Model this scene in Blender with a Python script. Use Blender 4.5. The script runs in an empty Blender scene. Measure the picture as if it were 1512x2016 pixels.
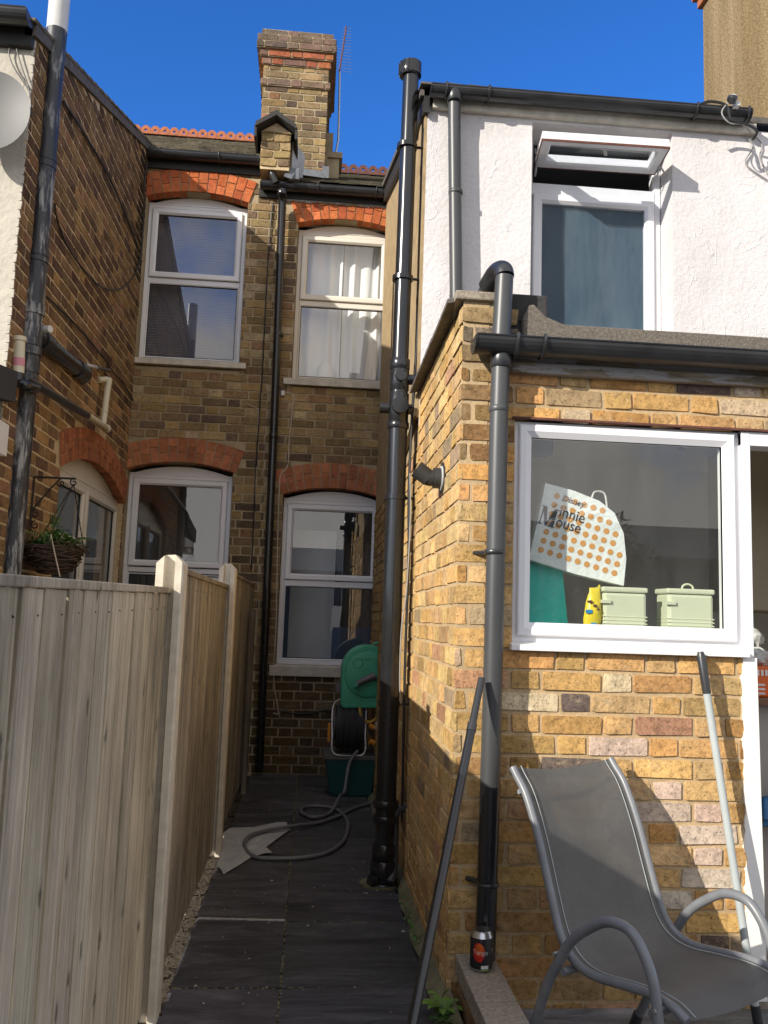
import bpy, bmesh, math, random
from mathutils import Vector, Matrix, noise
random.seed(7)
rad = math.radians
S = bpy.context.scene
# ------------------------------------------------------------------ camera
CAMH = 1.3; FPX = 1700.0
pitch, roll, yaw = rad(7.06), rad(1.93), rad(4.59)
cf = Vector((math.sin(yaw)*math.cos(pitch), math.cos(yaw)*math.cos(pitch), math.sin(pitch)))
cr0 = Vector((math.cos(yaw), -math.sin(yaw), 0)); cu0 = cr0.cross(cf)
cr = cr0*math.cos(roll) + cu0*math.sin(roll); cu = -cr0*math.sin(roll) + cu0*math.cos(roll)
cam = bpy.data.objects.new('camera', bpy.data.cameras.new('camera')); S.collection.objects.link(cam)
mw = Matrix.Identity(4)
for i, v in enumerate((cr, cu, -cf)):
    for j in range(3): mw[j][i] = v[j]
mw.translation = (0, 0, CAMH); cam.matrix_world = mw
cam.data.sensor_fit = 'HORIZONTAL'; cam.data.sensor_width = 36; cam.data.lens = FPX/1512*36
cam.data.clip_start = 0.05; cam.data.clip_end = 2000
S.camera = cam
# ------------------------------------------------------------------ sky, sun, exposure
SUN = Vector((-1, -0.75, 0.56)).normalized()            # towards the sun
elev = math.asin(SUN.z); azim = math.atan2(SUN.x, SUN.y)
W = bpy.data.worlds.new('World'); S.world = W; W.use_nodes = True
nt = W.node_tree; sky = nt.nodes.new('ShaderNodeTexSky'); sky.sky_type = 'NISHITA'; sky.sun_disc = False
sky.sun_elevation = elev; sky.sun_rotation = azim
sky.air_density = 1.0; sky.dust_density = 0.0; sky.ozone_density = 6.0; sky.altitude = 1500
bg = nt.nodes['Background']; bg.inputs['Strength'].default_value = 0.15
hs_ = nt.nodes.new('ShaderNodeHueSaturation'); hs_.inputs['Hue'].default_value = 0.509; hs_.inputs['Saturation'].default_value = 1.17; hs_.inputs['Value'].default_value = 1.16
nt.links.new(sky.outputs[0], hs_.inputs['Color'])
# white fair-weather cloud low in the half of the sky behind the camera (the windows mirror it)
tcw = nt.nodes.new('ShaderNodeTexCoord'); spx = nt.nodes.new('ShaderNodeSeparateXYZ'); nt.links.new(tcw.outputs['Generated'], spx.inputs[0])
nzw = nt.nodes.new('ShaderNodeTexNoise'); nzw.inputs['Scale'].default_value = 3.2; nzw.inputs['Detail'].default_value = 9; nzw.inputs['Roughness'].default_value = 0.6
nt.links.new(tcw.outputs['Generated'], nzw.inputs['Vector'])
mr = nt.nodes.new('ShaderNodeMapRange'); mr.inputs['From Min'].default_value = 0.30; mr.inputs['From Max'].default_value = 0.52; nt.links.new(nzw.outputs['Fac'], mr.inputs['Value'])
mr2 = nt.nodes.new('ShaderNodeMapRange'); mr2.inputs['From Min'].default_value = 0.15; mr2.inputs['From Max'].default_value = -0.15; nt.links.new(spx.outputs['Y'], mr2.inputs['Value'])
mu = nt.nodes.new('ShaderNodeMath'); mu.operation = 'MULTIPLY'; nt.links.new(mr.outputs[0], mu.inputs[0]); nt.links.new(mr2.outputs[0], mu.inputs[1])
mxw = nt.nodes.new('ShaderNodeMix'); mxw.data_type = 'RGBA'; nt.links.new(mu.outputs[0], mxw.inputs[0]); nt.links.new(hs_.outputs[0], mxw.inputs[6]); mxw.inputs[7].default_value = (5.0, 4.85, 4.7, 1)
nt.links.new(mxw.outputs[2], bg.inputs['Color'])
sl = bpy.data.lights.new('sun', 'SUN'); sl.energy = 4.0; sl.angle = rad(0.5); sl.color = (1.0, 0.93, 0.82)
so = bpy.data.objects.new('sun', sl); S.collection.objects.link(so)
so.rotation_euler = SUN.to_track_quat('Z', 'Y').to_euler(); so.location = (-10, -8, 8)
S.view_settings.view_transform = 'Standard'; S.view_settings.look = 'None'
S.view_settings.exposure = 0.6; S.view_settings.gamma = 1.0
S.cycles.max_bounces = 8; S.cycles.transparent_max_bounces = 12
S.cycles.caustics_reflective = False; S.cycles.caustics_refractive = False

# ------------------------------------------------------------------ helpers
def at(px, py, X=None, Y=None, Z=None):
    """point of the place that the photograph shows at pixel (px,py), on the wall/ground plane given"""
    d = cr*(px-756) - cu*(py-1008) + cf*FPX
    if X is not None: t = X/d.x
    elif Y is not None: t = Y/d.y
    else: t = (Z-CAMH)/d.z
    return Vector((d.x*t, d.y*t, CAMH + d.z*t))
def col(c): return (*c, 1.0)
class NT:
    def __init__(s, name):
        s.m = bpy.data.materials.new(name); s.m.use_nodes = True; s.t = s.m.node_tree; s.n = s.t.nodes
        s.b = s.n['Principled BSDF']; s.o = s.n['Material Output']
        s.tc = s.n.new('ShaderNodeTexCoord')
    def link(s, a, b): s.t.links.new(a, b)
    def mapping(s, scale=(1,1,1), src='Object', rot=(0,0,0)):
        mp = s.n.new('ShaderNodeMapping'); mp.inputs['Scale'].default_value = scale; mp.inputs['Rotation'].default_value = rot
        s.link(s.tc.outputs[src], mp.inputs[0]); return mp.outputs[0]
    def noise(s, vec, scale, detail=6, rough=0.6, dist=0):
        x = s.n.new('ShaderNodeTexNoise'); x.inputs['Scale'].default_value = scale; x.inputs['Detail'].default_value = detail
        x.inputs['Roughness'].default_value = rough; x.inputs['Distortion'].default_value = dist
        s.link(vec, x.inputs['Vector']); return x.outputs['Fac']
    def ramp(s, fac, stops, mode='LINEAR'):
        r = s.n.new('ShaderNodeValToRGB'); e = r.color_ramp.elements; r.color_ramp.interpolation = mode
        while len(e) < len(stops): e.new(0.5)
        for k, (p, c) in enumerate(stops):
            e[k].position = p; e[k].color = col(c) if not isinstance(c, (int, float)) else (c, c, c, 1)
        s.link(fac, r.inputs[0]); return r.outputs[0]
    def mix(s, a, b, fac=0.5, mode='MIX'):
        x = s.n.new('ShaderNodeMix'); x.data_type = 'RGBA'; x.blend_type = mode
        for v, k in ((fac, 0), (a, 6), (b, 7)):
            if isinstance(v, bpy.types.NodeSocket): s.link(v, x.inputs[k])
            elif isinstance(v, (int, float)): x.inputs[k].default_value = v if k == 0 else (v, v, v, 1)
            else: x.inputs[k].default_value = col(v)
        return x.outputs[2]
    def attr(s, name='bcol'):
        a = s.n.new('ShaderNodeAttribute'); a.attribute_name = name; return a.outputs['Color']
    def bump(s, h, strength=0.5, dist=0.005):
        b = s.n.new('ShaderNodeBump'); b.inputs['Strength'].default_value = strength; b.inputs['Distance'].default_value = dist
        s.link(h, b.inputs['Height'])
        if s.b.inputs['Normal'].is_linked: s.link(s.b.inputs['Normal'].links[0].from_socket, b.inputs['Normal'])
        s.link(b.outputs[0], s.b.inputs['Normal'])
    def base(s, c):
        if isinstance(c, bpy.types.NodeSocket): s.link(c, s.b.inputs['Base Color'])
        else: s.b.inputs['Base Color'].default_value = col(c)
    def set(s, rough=None, metal=None, spec=None):
        if rough is not None:
            if isinstance(rough, bpy.types.NodeSocket): s.link(rough, s.b.inputs['Roughness'])
            else: s.b.inputs['Roughness'].default_value = rough
        if metal is not None: s.b.inputs['Metallic'].default_value = metal
        if spec is not None: s.b.inputs['Specular IOR Level'].default_value = spec
MATS = {}
def simple(name, c, rough=0.5, var=0.15, scale=12, bump=0.15, bscale=60, metal=0, spec=0.5, bdist=0.002, stretch=(1,1,1)):
    n = NT(name); v = n.mapping(stretch)
    f = n.noise(v, scale, 5)
    n.base(n.ramp(f, [(0.3, [x*(1-var) for x in c]), (0.7, [min(1, x*(1+var)) for x in c])]))
    if bump: n.bump(n.noise(v, bscale, 3), bump, bdist)
    n.set(rough, metal, spec); MATS[name] = n.m; return n.m

def brickmat(name, mottle=0.35, smear=(0.50, 0.38, 0.23)):
    n = NT(name); v = n.mapping()
    a = n.attr()
    f1 = n.noise(v, 38, 8, 0.7); f2 = n.noise(v, 7, 4, 0.6); f3 = n.noise(v, 130, 3, 0.6)
    c = n.mix(a, n.ramp(f1, [(0.28, 1-mottle*1.5), (0.5, 1.0), (0.72, 1+mottle*0.8)]), 1.0, 'MULTIPLY')
    c = n.mix(c, n.ramp(f2, [(0.35, 0.8), (0.65, 1.12)]), 1.0, 'MULTIPLY')
    pit = n.ramp(f3, [(0.30, 0.25), (0.37, 1.0)])
    c = n.mix(c, pit, 0.7, 'MULTIPLY')
    sm = n.noise(n.mapping((1, 1, 1.6)), 11, 7, 0.72)
    c = n.mix(c, smear, n.ramp(sm, [(0.55, 0.0), (0.66, 0.55)]))
    n.base(c); n.set(0.93, spec=0.15)
    n.bump(sm, 0.5, 0.008); n.bump(f1, 0.8, 0.008); n.bump(n.ramp(f3, [(0.3, 0.0), (0.42, 1.0)]), 0.6, 0.004)
    MATS[name] = n.m; return n.m
def mortarmat(name, c, var=0.25):
    n = NT(name); v = n.mapping()
    f = n.noise(v, 5, 6, 0.65); g = n.noise(v, 90, 4, 0.7)
    k = n.ramp(f, [(0.3, [x*(1-var) for x in c]), (0.7, [x*(1+var) for x in c])])
    n.base(n.mix(k, n.ramp(g, [(0.3, 0.7), (0.7, 1.15)]), 0.8, 'MULTIPLY'))
    n.bump(g, 0.6, 0.004); n.set(0.95, spec=0.1); MATS[name] = n.m; return n.m

brickmat('stock_brick'); brickmat('old_brick', 0.3, (0.24, 0.175, 0.105)); brickmat('red_brick', 0.22, (0.42, 0.20, 0.10))
mortarmat('mortar_sandy', (0.50, 0.37, 0.215), .18); mortarmat('mortar_pale', (0.60, 0.47, 0.29)); mortarmat('mortar_dark', (0.40, 0.325, 0.21)); mortarmat('mortar_arch', (0.42, 0.33, 0.22))
simple('upvc', (0.78, 0.78, 0.80), 0.28, 0.03, 3, 0.03, 30)
simple('upvc_cream', (0.72, 0.68, 0.60), 0.35, 0.05, 3, 0.03, 30)
simple('sill_stone', (0.55, 0.51, 0.43), 0.8, 0.2, 14, 0.4, 80)
simple('white_sill', (0.80, 0.79, 0.76), 0.35, 0.04, 6, 0.05, 40)
simple('rubber_black', (0.012, 0.012, 0.012), 0.6, 0.1)
simple('gutter_black', (0.022, 0.023, 0.025), 0.32, 0.35, 8, 0.06, 25, spec=0.6)
simple('pipe_black', (0.014, 0.015, 0.017), 0.2, 0.25, 6, 0.05, 20, spec=0.6)
simple('flue_grey', (0.035, 0.036, 0.036), 0.45, 0.2)
simple('pipe_grey', (0.056, 0.058, 0.060), 0.40, 0.2, 6, 0.08, 20, stretch=(1,1,0.2))
simple('fascia_black', (0.018, 0.017, 0.016), 0.6, 0.3, 20, 0.3, 60)
simple('felt_dark', (0.045, 0.043, 0.042), 0.95, 0.3, 90, 0.8, 220, bdist=0.004)
simple('felt_grit', (0.155, 0.135, 0.11), 0.95, 0.35, 90, 0.9, 220, bdist=0.005)
simple('slate', (0.10, 0.09, 0.08), 0.8, 0.35, 20, 0.4, 90)
simple('lead', (0.15, 0.16, 0.175), 0.5, 0.2, 20, 0.2, 50, metal=0.3)
simple('tan_render', (0.34, 0.245, 0.13), 0.95, 0.25, 10, 0.5, 90, bdist=0.005)
simple('concrete_post', (0.62, 0.56, 0.45), 0.92, 0.14, 20, 0.5, 130)
simple('cable_black', (0.012, 0.012, 0.012), 0.5, 0.1, bump=0)
simple('cable_cream', (0.50, 0.43, 0.33), 0.6, 0.15, bump=0)
simple('cable_white', (0.30, 0.29, 0.28), 0.5, 0.1, bump=0)
simple('pvc_cream', (0.62, 0.57, 0.42), 0.45, 0.08, 10, 0.05)
simple('pvc_white', (0.58, 0.58, 0.56), 0.4, 0.08, 10, 0.05)
simple('galvanised', (0.42, 0.43, 0.44), 0.42, 0.15, 30, 0.1, metal=0.8)
simple('dish_grey', (0.13, 0.13, 0.125), 0.55, 0.05, 4, 0.03)
simple('chair_frame', (0.17, 0.18, 0.195), 0.36, 0.12, 20, 0.08, 120, spec=0.5)
simple('hose_grey', (0.15, 0.15, 0.155), 0.5, 0.15, bump=0)
simple('hose_dark', (0.045, 0.045, 0.05), 0.4, 0.15, bump=0)
simple('reel_green', (0.06, 0.36, 0.22), 0.42, 0.1, 8, 0.05)
simple('reel_green_dark', (0.03, 0.25, 0.15), 0.42, 0.1, 8, 0.05)
simple('reel_grey', (0.12, 0.11, 0.125), 0.45, 0.1)
simple('orange_plastic', (0.62, 0.24, 0.02), 0.45, 0.1)
simple('yellow_hose', (0.45, 0.30, 0.05), 0.5, 0.1)
simple('box_teal', (0.012, 0.075, 0.07), 0.5, 0.12, 10, 0.1)
simple('box_lid', (0.10, 0.10, 0.085), 0.6, 0.3, 20, 0.2)
simple('white_metal', (0.75, 0.75, 0.76), 0.3, 0.05, bump=0)
simple('pole_grey', (0.40, 0.44, 0.44), 0.35, 0.06, 8, 0.05, 60)
simple('grip_black', (0.03, 0.032, 0.034), 0.32, 0.1, bump=0)
simple('coping', (0.30, 0.255, 0.20), 0.95, 0.35, 70, 0.8, 160, bdist=0.004)
simple('moss_concrete', (0.15, 0.14, 0.08), 0.95, 0.5, 14, 0.6, 90)
simple('iron', (0.02, 0.014, 0.012), 0.6, 0.3, 30, 0.2)
simple('twig', (0.075, 0.045, 0.03), 0.85, 0.5, 50, 0.2)
simple('leaf', (0.075, 0.17, 0.035), 0.55, 0.35, 15, 0.1)
simple('leaf_bright', (0.13, 0.24, 0.04), 0.5, 0.3, 15, 0.1)
simple('leaf_tree', (0.09, 0.10, 0.02), 0.6, 0.5, 3, 0.1)
simple('bark', (0.12, 0.08, 0.05), 0.9, 0.3, 20, 0.5)
simple('terracotta', (0.36, 0.125, 0.055), 0.85, 0.35, 25, 0.3, 80)
simple('terracotta_dark', (0.12, 0.045, 0.03), 0.85, 0.35, 25, 0.3, 80)
simple('interior_wall', (0.78, 0.78, 0.74), 0.9, 0.04, 2, 0)
simple('interior_dim', (0.20, 0.21, 0.22), 0.9, 0.06, 2, 0)
simple('interior_dark', (0.07, 0.065, 0.06), 0.9, 0.1, 2, 0)
simple('cabinet_cream', (0.42, 0.37, 0.25), 0.5, 0.05, 3, 0.03)
simple('panel_grey', (0.40, 0.37, 0.33), 0.6, 0.05, 3, 0.03)
simple('worktop', (0.20, 0.10, 0.055), 0.4, 0.3, 10, 0.05, stretch=(1,6,6))
simple('floor_tile_inside', (0.33, 0.29, 0.24), 0.4, 0.12, 4, 0.05)
simple('frosted', (0.032, 0.062, 0.085), 0.9, 0.12, 5, 0, stretch=(1,1,.2))
simple('navy', (0.03, 0.06, 0.12), 0.5, 0.1)
simple('blue_box', (0.02, 0.13, 0.30), 0.5, 0.1)
simple('teal_bag', (0.04, 0.52, 0.45), 0.5, 0.12, 6, 0.15, 15)
simple('canister', (0.62, 0.64, 0.47), 0.3, 0.04, 3, 0.02)
simple('yellow_bag', (0.75, 0.58, 0.03), 0.28, 0.12, 20, 0.6, 25, bdist=0.01)
simple('clear_film', (0.55, 0.56, 0.53), 0.2, 0.25, 25, 0.7, 30, bdist=0.01)
simple('choc', (0.10, 0.045, 0.02), 0.5)
simple('blue_print', (0.02, 0.25, 0.55), 0.4)
simple('orange_pack', (0.75, 0.14, 0.02), 0.4, 0.06)
simple('white_print', (0.8, 0.8, 0.78), 0.45, 0.03, bump=0)
simple('lime_print', (0.25, 0.45, 0.05), 0.45, 0.03, bump=0)
simple('paper_white', (0.74, 0.77, 0.76), 0.42, 0.03, 3, 0.7, 9, bdist=0.02)
simple('dot_orange', (0.62, 0.30, 0.09), 0.5, 0.03, bump=0)
simple('ink_black', (0.02, 0.022, 0.03), 0.4, 0.05, bump=0)
simple('ink_red', (0.62, 0.02, 0.04), 0.4, 0.05, bump=0)
simple('can_black', (0.012, 0.012, 0.013), 0.25, 0.05, bump=0)
simple('can_metal', (0.62, 0.62, 0.64), 0.28, 0.05, bump=0, metal=1)
simple('can_orange', (0.55, 0.10, 0.015), 0.3, 0.35, 60, 0)
simple('can_red', (0.45, 0.015, 0.01), 0.3, 0.2, 60, 0)
simple('sheet_grey', (0.42, 0.43, 0.43), 0.75, 0.12, 9, 0.5, 14, bdist=0.01)
simple('soil', (0.06, 0.044, 0.028), 0.95, 0.5, 40, 1.0, 60, bdist=0.02)
simple('shed_dark', (0.10, 0.10, 0.095), 0.8, 0.2, 3, 0.2)
simple('blind', (0.13, 0.13, 0.165), 0.7, 0.05, 2, 0)
simple('litter', (0.4, 0.39, 0.36), 0.7, 0.1, bump=0)
simple('pink_label', (0.6, 0.25, 0.28), 0.6, 0.1, bump=0)

def m_worn_black():
    n = NT('worn_black_paint'); v = n.mapping((14, 14, 2.2)); w = n.mapping()
    a = n.noise(v, 1.6, 9, 0.72); b = n.noise(w, 1.7, 3, 0.5)
    f = n.ramp(n.mix(a, b, 0.35), [(0.505, 0.0), (0.58, 1.0)])
    n.base(n.mix(n.ramp(a, [(0.3, (0.012, 0.014, 0.019)), (0.7, (0.05, 0.055, 0.065))]), (0.36, 0.37, 0.37), f))
    n.set(n.ramp(a, [(0.3, 0.28), (0.7, 0.6)]), spec=0.5); n.bump(f, 0.4, 0.002); MATS['worn_black'] = n.m
m_worn_black()
def m_render(name, c, sc=28, st=0.7, dist=0.012):
    n = NT(name); v = n.mapping()
    a = n.noise(v, sc, 6, 0.6); b = n.noise(v, 1.4, 5, 0.6); d = n.noise(v, 3.5, 4)
    k = n.ramp(b, [(0.3, [x*0.86 for x in c]), (0.62, c)])
    n.base(n.mix(k, n.ramp(a, [(0.3, 0.93), (0.6, 1.0)]), 1.0, 'MULTIPLY'))
    cr_ = n.noise(n.mapping((1, 1, .6)), 2.6, 3, 0.5, 2.5)
    n.bump(n.ramp(cr_, [(0.492, 0.0), (0.5, 1.0), (0.508, 0.0)]), 0.35, 0.006)
    n.bump(d, 0.4, 0.03); n.bump(n.ramp(a, [(0.38, 0.0), (0.62, 1.0)]), st, dist); n.set(0.85, spec=0.2); MATS[name] = n.m
m_render('white_render', (0.70, 0.672, 0.668), 44, 0.26, 0.005); m_render('cream_render', (0.56, 0.52, 0.44), 14, 0.3, .006)
def m_tan():
    n = NT('roughcast_tan'); v = n.mapping(); w = n.mapping((6, 6, 0.5))
    a = n.noise(v, 55, 6, 0.7); b = n.noise(w, 1.0, 5, 0.6)
    n.base(n.mix(n.ramp(b, [(0.3, (0.23, 0.165, 0.085)), (0.7, (0.38, 0.28, 0.155))]), n.ramp(a, [(0.3, 0.55), (0.6, 1.1)]), 1.0, 'MULTIPLY'))
    n.bump(a, 0.9, 0.012); n.set(0.95, spec=0.1); MATS['roughcast_tan'] = n.m
m_tan()
def m_wood(name, ca, cb, knots=True, sat=1.0):
    n = NT(name); v = n.mapping((1, 1, 0.035)); w = n.mapping((1, 1, 0.35))
    a = n.noise(v, 75, 7, 0.62, 0.6); b = n.noise(w, 3.5, 5, 0.6)
    c = n.mix(n.ramp(a, [(0.3, ca), (0.7, cb)]), n.attr(), 1.0, 'MULTIPLY')
    st = n.noise(n.mapping((1, 1, 0.06)), 22, 6, 0.65, 1.2)
    c = n.mix(c, n.ramp(st, [(0.30, 0.66), (0.44, 0.93), (0.7, 1.06)]), 1.0, 'MULTIPLY')
    c = n.mix(c, n.ramp(b, [(0.3, 0.74), (0.7, 1.12)]), 1.0, 'MULTIPLY')
    if knots:
        sx_ = n.n.new('ShaderNodeSeparateXYZ'); n.link(n.tc.outputs['Object'], sx_.inputs[0]); cx_ = n.n.new('ShaderNodeCombineXYZ'); n.link(sx_.outputs['Y'], cx_.inputs[0]); n.link(sx_.outputs['Z'], cx_.inputs[1])
        mk = n.n.new('ShaderNodeMapping'); mk.inputs['Scale'].default_value = (11, 6.5, 1); n.link(cx_.outputs[0], mk.inputs[0]); kv = mk.outputs[0]
        vo = n.n.new('ShaderNodeTexVoronoi'); vo.voronoi_dimensions = '2D'; vo.inputs['Scale'].default_value = 1.0
        wv = n.n.new('ShaderNodeVectorMath'); wv.operation = 'ADD'; nn = n.n.new('ShaderNodeTexNoise'); nn.inputs['Scale'].default_value = 25
        n.link(n.tc.outputs['Object'], nn.inputs['Vector']); vs_ = n.n.new('ShaderNodeVectorMath'); vs_.operation = 'SCALE'; vs_.inputs['Scale'].default_value = 0.35; n.link(nn.outputs['Color'], vs_.inputs[0]); n.link(kv, wv.inputs[0]); n.link(vs_.outputs[0], wv.inputs[1]); n.link(wv.outputs[0], vo.inputs['Vector'])
        sep = n.n.new('ShaderNodeSeparateColor'); n.link(vo.outputs['Color'], sep.inputs[0])
        kr = n.ramp(vo.outputs['Distance'], [(0.05, 0.35), (0.11, 0.6), (0.15, 0.9), (0.3, 1.0)])
        pick = n.ramp(sep.outputs[0], [(0.17, 1.0), (0.18, 0.0)], 'CONSTANT')
        c = n.mix(c, n.mix(c, kr, 1.0, 'MULTIPLY'), pick)
    # pale marks of old rubbing
    sv = n.mapping((5, 5, 1.3), rot=(0.5, 0, 0)); s2 = n.noise(sv, 4, 9, 0.8)
    c = n.mix(c, (0.80, 0.74, 0.62), n.ramp(s2, [(0.60, 0.0), (0.68, 0.6)]))
    dg = n.noise(n.mapping((1.2, 1.2, .5)), 2.2, 6, 0.7)
    c = n.mix(c, n.ramp(dg, [(0.35, 0.62), (0.6, 1.05)]), 1.0, 'MULTIPLY')
    n.base(c); n.bump(a, 0.5, 0.003); n.set(0.88, spec=0.2); MATS[name] = n.m
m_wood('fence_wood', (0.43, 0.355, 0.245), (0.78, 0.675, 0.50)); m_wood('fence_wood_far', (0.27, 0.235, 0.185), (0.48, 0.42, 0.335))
m_wood('old_timber', (0.14, 0.125, 0.10), (0.36, 0.32, 0.27), False)
def m_flaky():
    n = NT('flaking_paint'); v = n.mapping((1, 8, 6)); a = n.noise(v, 3, 9, 0.7); g = n.noise(n.mapping((0.15, 1, 1)), 60, 5, 0.6)
    n.base(n.mix(n.ramp(g, [(0.3, (0.09, 0.075, 0.05)), (0.7, (0.30, 0.25, 0.17))]), (0.30, 0.29, 0.285), n.ramp(a, [(0.49, 0.0), (0.51, 1.0)])))
    n.bump(a, 0.6, 0.006); n.set(0.8); MATS['flaking_paint'] = n.m
m_flaky()
def m_slab():
    n = NT('riven_slate'); v = n.mapping(); w = n.mapping((0.35, 1.4, 1))
    a = n.noise(w, 9, 9, 0.66, 0.5); b = n.noise(v, 2.3, 6, 0.65); g = n.noise(v, 120, 3)
    c = n.mix(n.ramp(a, [(0.3, (0.036, 0.037, 0.041)), (0.7, (0.105, 0.106, 0.112))]), n.attr(), 1.0, 'MULTIPLY')
    c = n.mix(c, (0.17, 0.16, 0.15), n.ramp(b, [(0.60, 0.0), (0.80, 0.45)]))
    rv = n.noise(n.mapping((0.5, 1.6, 1)), 3.2, 10, 0.72, 1.4)
    c = n.mix(c, n.ramp(rv, [(0.30, 0.45), (0.5, 1.0), (0.72, 1.75)]), 1.0, 'MULTIPLY')
    n.base(c); n.bump(rv, 1.0, 0.035); n.bump(a, 0.9, 0.012); n.bump(g, 0.3, 0.002); n.set(n.ramp(b, [(0.3, 0.30), (0.7, 0.62)]), spec=0.5); MATS['riven_slate'] = n.m
m_slab()
def m_ground():
    n = NT('ground_concrete'); v = n.mapping(); a = n.noise(v, 6, 8, 0.7)
    n.base(n.ramp(a, [(0.3, (0.10, 0.09, 0.075)), (0.7, (0.22, 0.20, 0.17))])); n.bump(a, 0.6, 0.02); n.set(0.95); MATS['ground_concrete'] = n.m
m_ground()
def m_rooftile():
    n = NT('roof_tiles'); v = n.mapping(); a = n.noise(v, 9, 6, 0.7); g = n.noise(v, 70, 4, 0.7)
    c = n.mix(n.ramp(a, [(0.3, (0.10, 0.085, 0.065)), (0.7, (0.26, 0.235, 0.18))]), n.attr(), 1.0, 'MULTIPLY')
    n.base(n.mix(c, n.ramp(g, [(0.3, 0.6), (0.7, 1.25)]), 1.0, 'MULTIPLY')); n.bump(g, 0.7, 0.006); n.set(0.93, spec=0.2); MATS['roof_tiles'] = n.m
m_rooftile()
def m_glass(name, tint=(1, 1, 1), ior=1.75, rough=0.0, dirt=0.03, dirtcol=(0.5, 0.5, 0.48)):
    n = NT(name); g = n.n.new('ShaderNodeBsdfGlossy'); g.inputs['Roughness'].default_value = rough
    t = n.n.new('ShaderNodeBsdfTransparent'); t.inputs['Color'].default_value = col(tint)
    f0 = ((ior-1)/(ior+1))**2
    ge = n.n.new('ShaderNodeNewGeometry'); dt = n.n.new('ShaderNodeVectorMath'); dt.operation = 'DOT_PRODUCT'
    n.link(ge.outputs['Incoming'], dt.inputs[0]); n.link(ge.outputs['Normal'], dt.inputs[1])
    def mth(op, a, b=None):
        x = n.n.new('ShaderNodeMath'); x.operation = op
        for v_, k_ in ((a, 0), (b, 1)):
            if v_ is None: continue
            if isinstance(v_, (int, float)): x.inputs[k_].default_value = v_
            else: n.link(v_, x.inputs[k_])
        return x.outputs[0]
    fo = mth('ADD', mth('MULTIPLY', mth('POWER', mth('SUBTRACT', 1.0, mth('ABSOLUTE', dt.outputs['Value'])), 5.0), 1-f0), f0)
    mx = n.n.new('ShaderNodeMixShader'); n.link(fo, mx.inputs[0]); n.link(t.outputs[0], mx.inputs[1]); n.link(g.outputs[0], mx.inputs[2])
    d = n.n.new('ShaderNodeBsdfDiffuse'); d.inputs['Color'].default_value = col(dirtcol)
    m2 = n.n.new('ShaderNodeMixShader'); nz = n.noise(n.mapping((3, 3, 0.8)), 3, 7, 0.7)
    n.link(n.ramp(nz, [(0.35, 0.0), (0.8, dirt*3)]), m2.inputs[0]); n.link(mx.outputs[0], m2.inputs[1]); n.link(d.outputs[0], m2.inputs[2])
    n.link(m2.outputs[0], n.o.inputs['Surface']); MATS[name] = n.m
m_glass('glass', ior=2.5); m_glass('glass_dirty', (0.9, 0.95, 1.0), 1.35, 0.0, 0.05, (0.40, 0.47, 0.52)); m_glass('glass_kitchen', (0.97, 1, 0.98), 2.1, 0.0, 0.02)
def m_curtain():
    n = NT('curtain_cloth'); n.base((0.86, 0.87, 0.86)); n.set(0.9)
    n.b.inputs['Transmission Weight'].default_value = 0.0; MATS['curtain_cloth'] = n.m
m_curtain()
def m_sling():
    n = NT('sling_mesh'); v = n.mapping()
    w = n.n.new('ShaderNodeTexNoise'); w.inputs['Scale'].default_value = 900; n.link(v, w.inputs['Vector'])
    sm = n.noise(v, 6, 6, 0.6)
    n.base(n.mix(n.ramp(w.outputs['Fac'], [(0.35, (0.085, 0.084, 0.08)), (0.65, (0.165, 0.163, 0.155))]), n.ramp(sm, [(0.35, 0.85), (0.7, 1.15)]), 1.0, 'MULTIPLY'))
    t = n.n.new('ShaderNodeBsdfTranslucent'); t.inputs['Color'].default_value = (0.22, 0.215, 0.2, 1)
    tr = n.n.new('ShaderNodeBsdfTransparent'); m1 = n.n.new('ShaderNodeMixShader'); m2 = n.n.new('ShaderNodeMixShader')
    m1.inputs[0].default_value = 0.10; m2.inputs[0].default_value = 0.035
    n.link(n.b.outputs[0], m1.inputs[1]); n.link(t.outputs[0], m1.inputs[2]); n.link(m1.outputs[0], m2.inputs[1]); n.link(tr.outputs[0], m2.inputs[2])
    n.link(m2.outputs[0], n.o.inputs['Surface']); n.set(0.6, spec=0.3); MATS['sling_mesh'] = n.m
m_sling()

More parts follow.
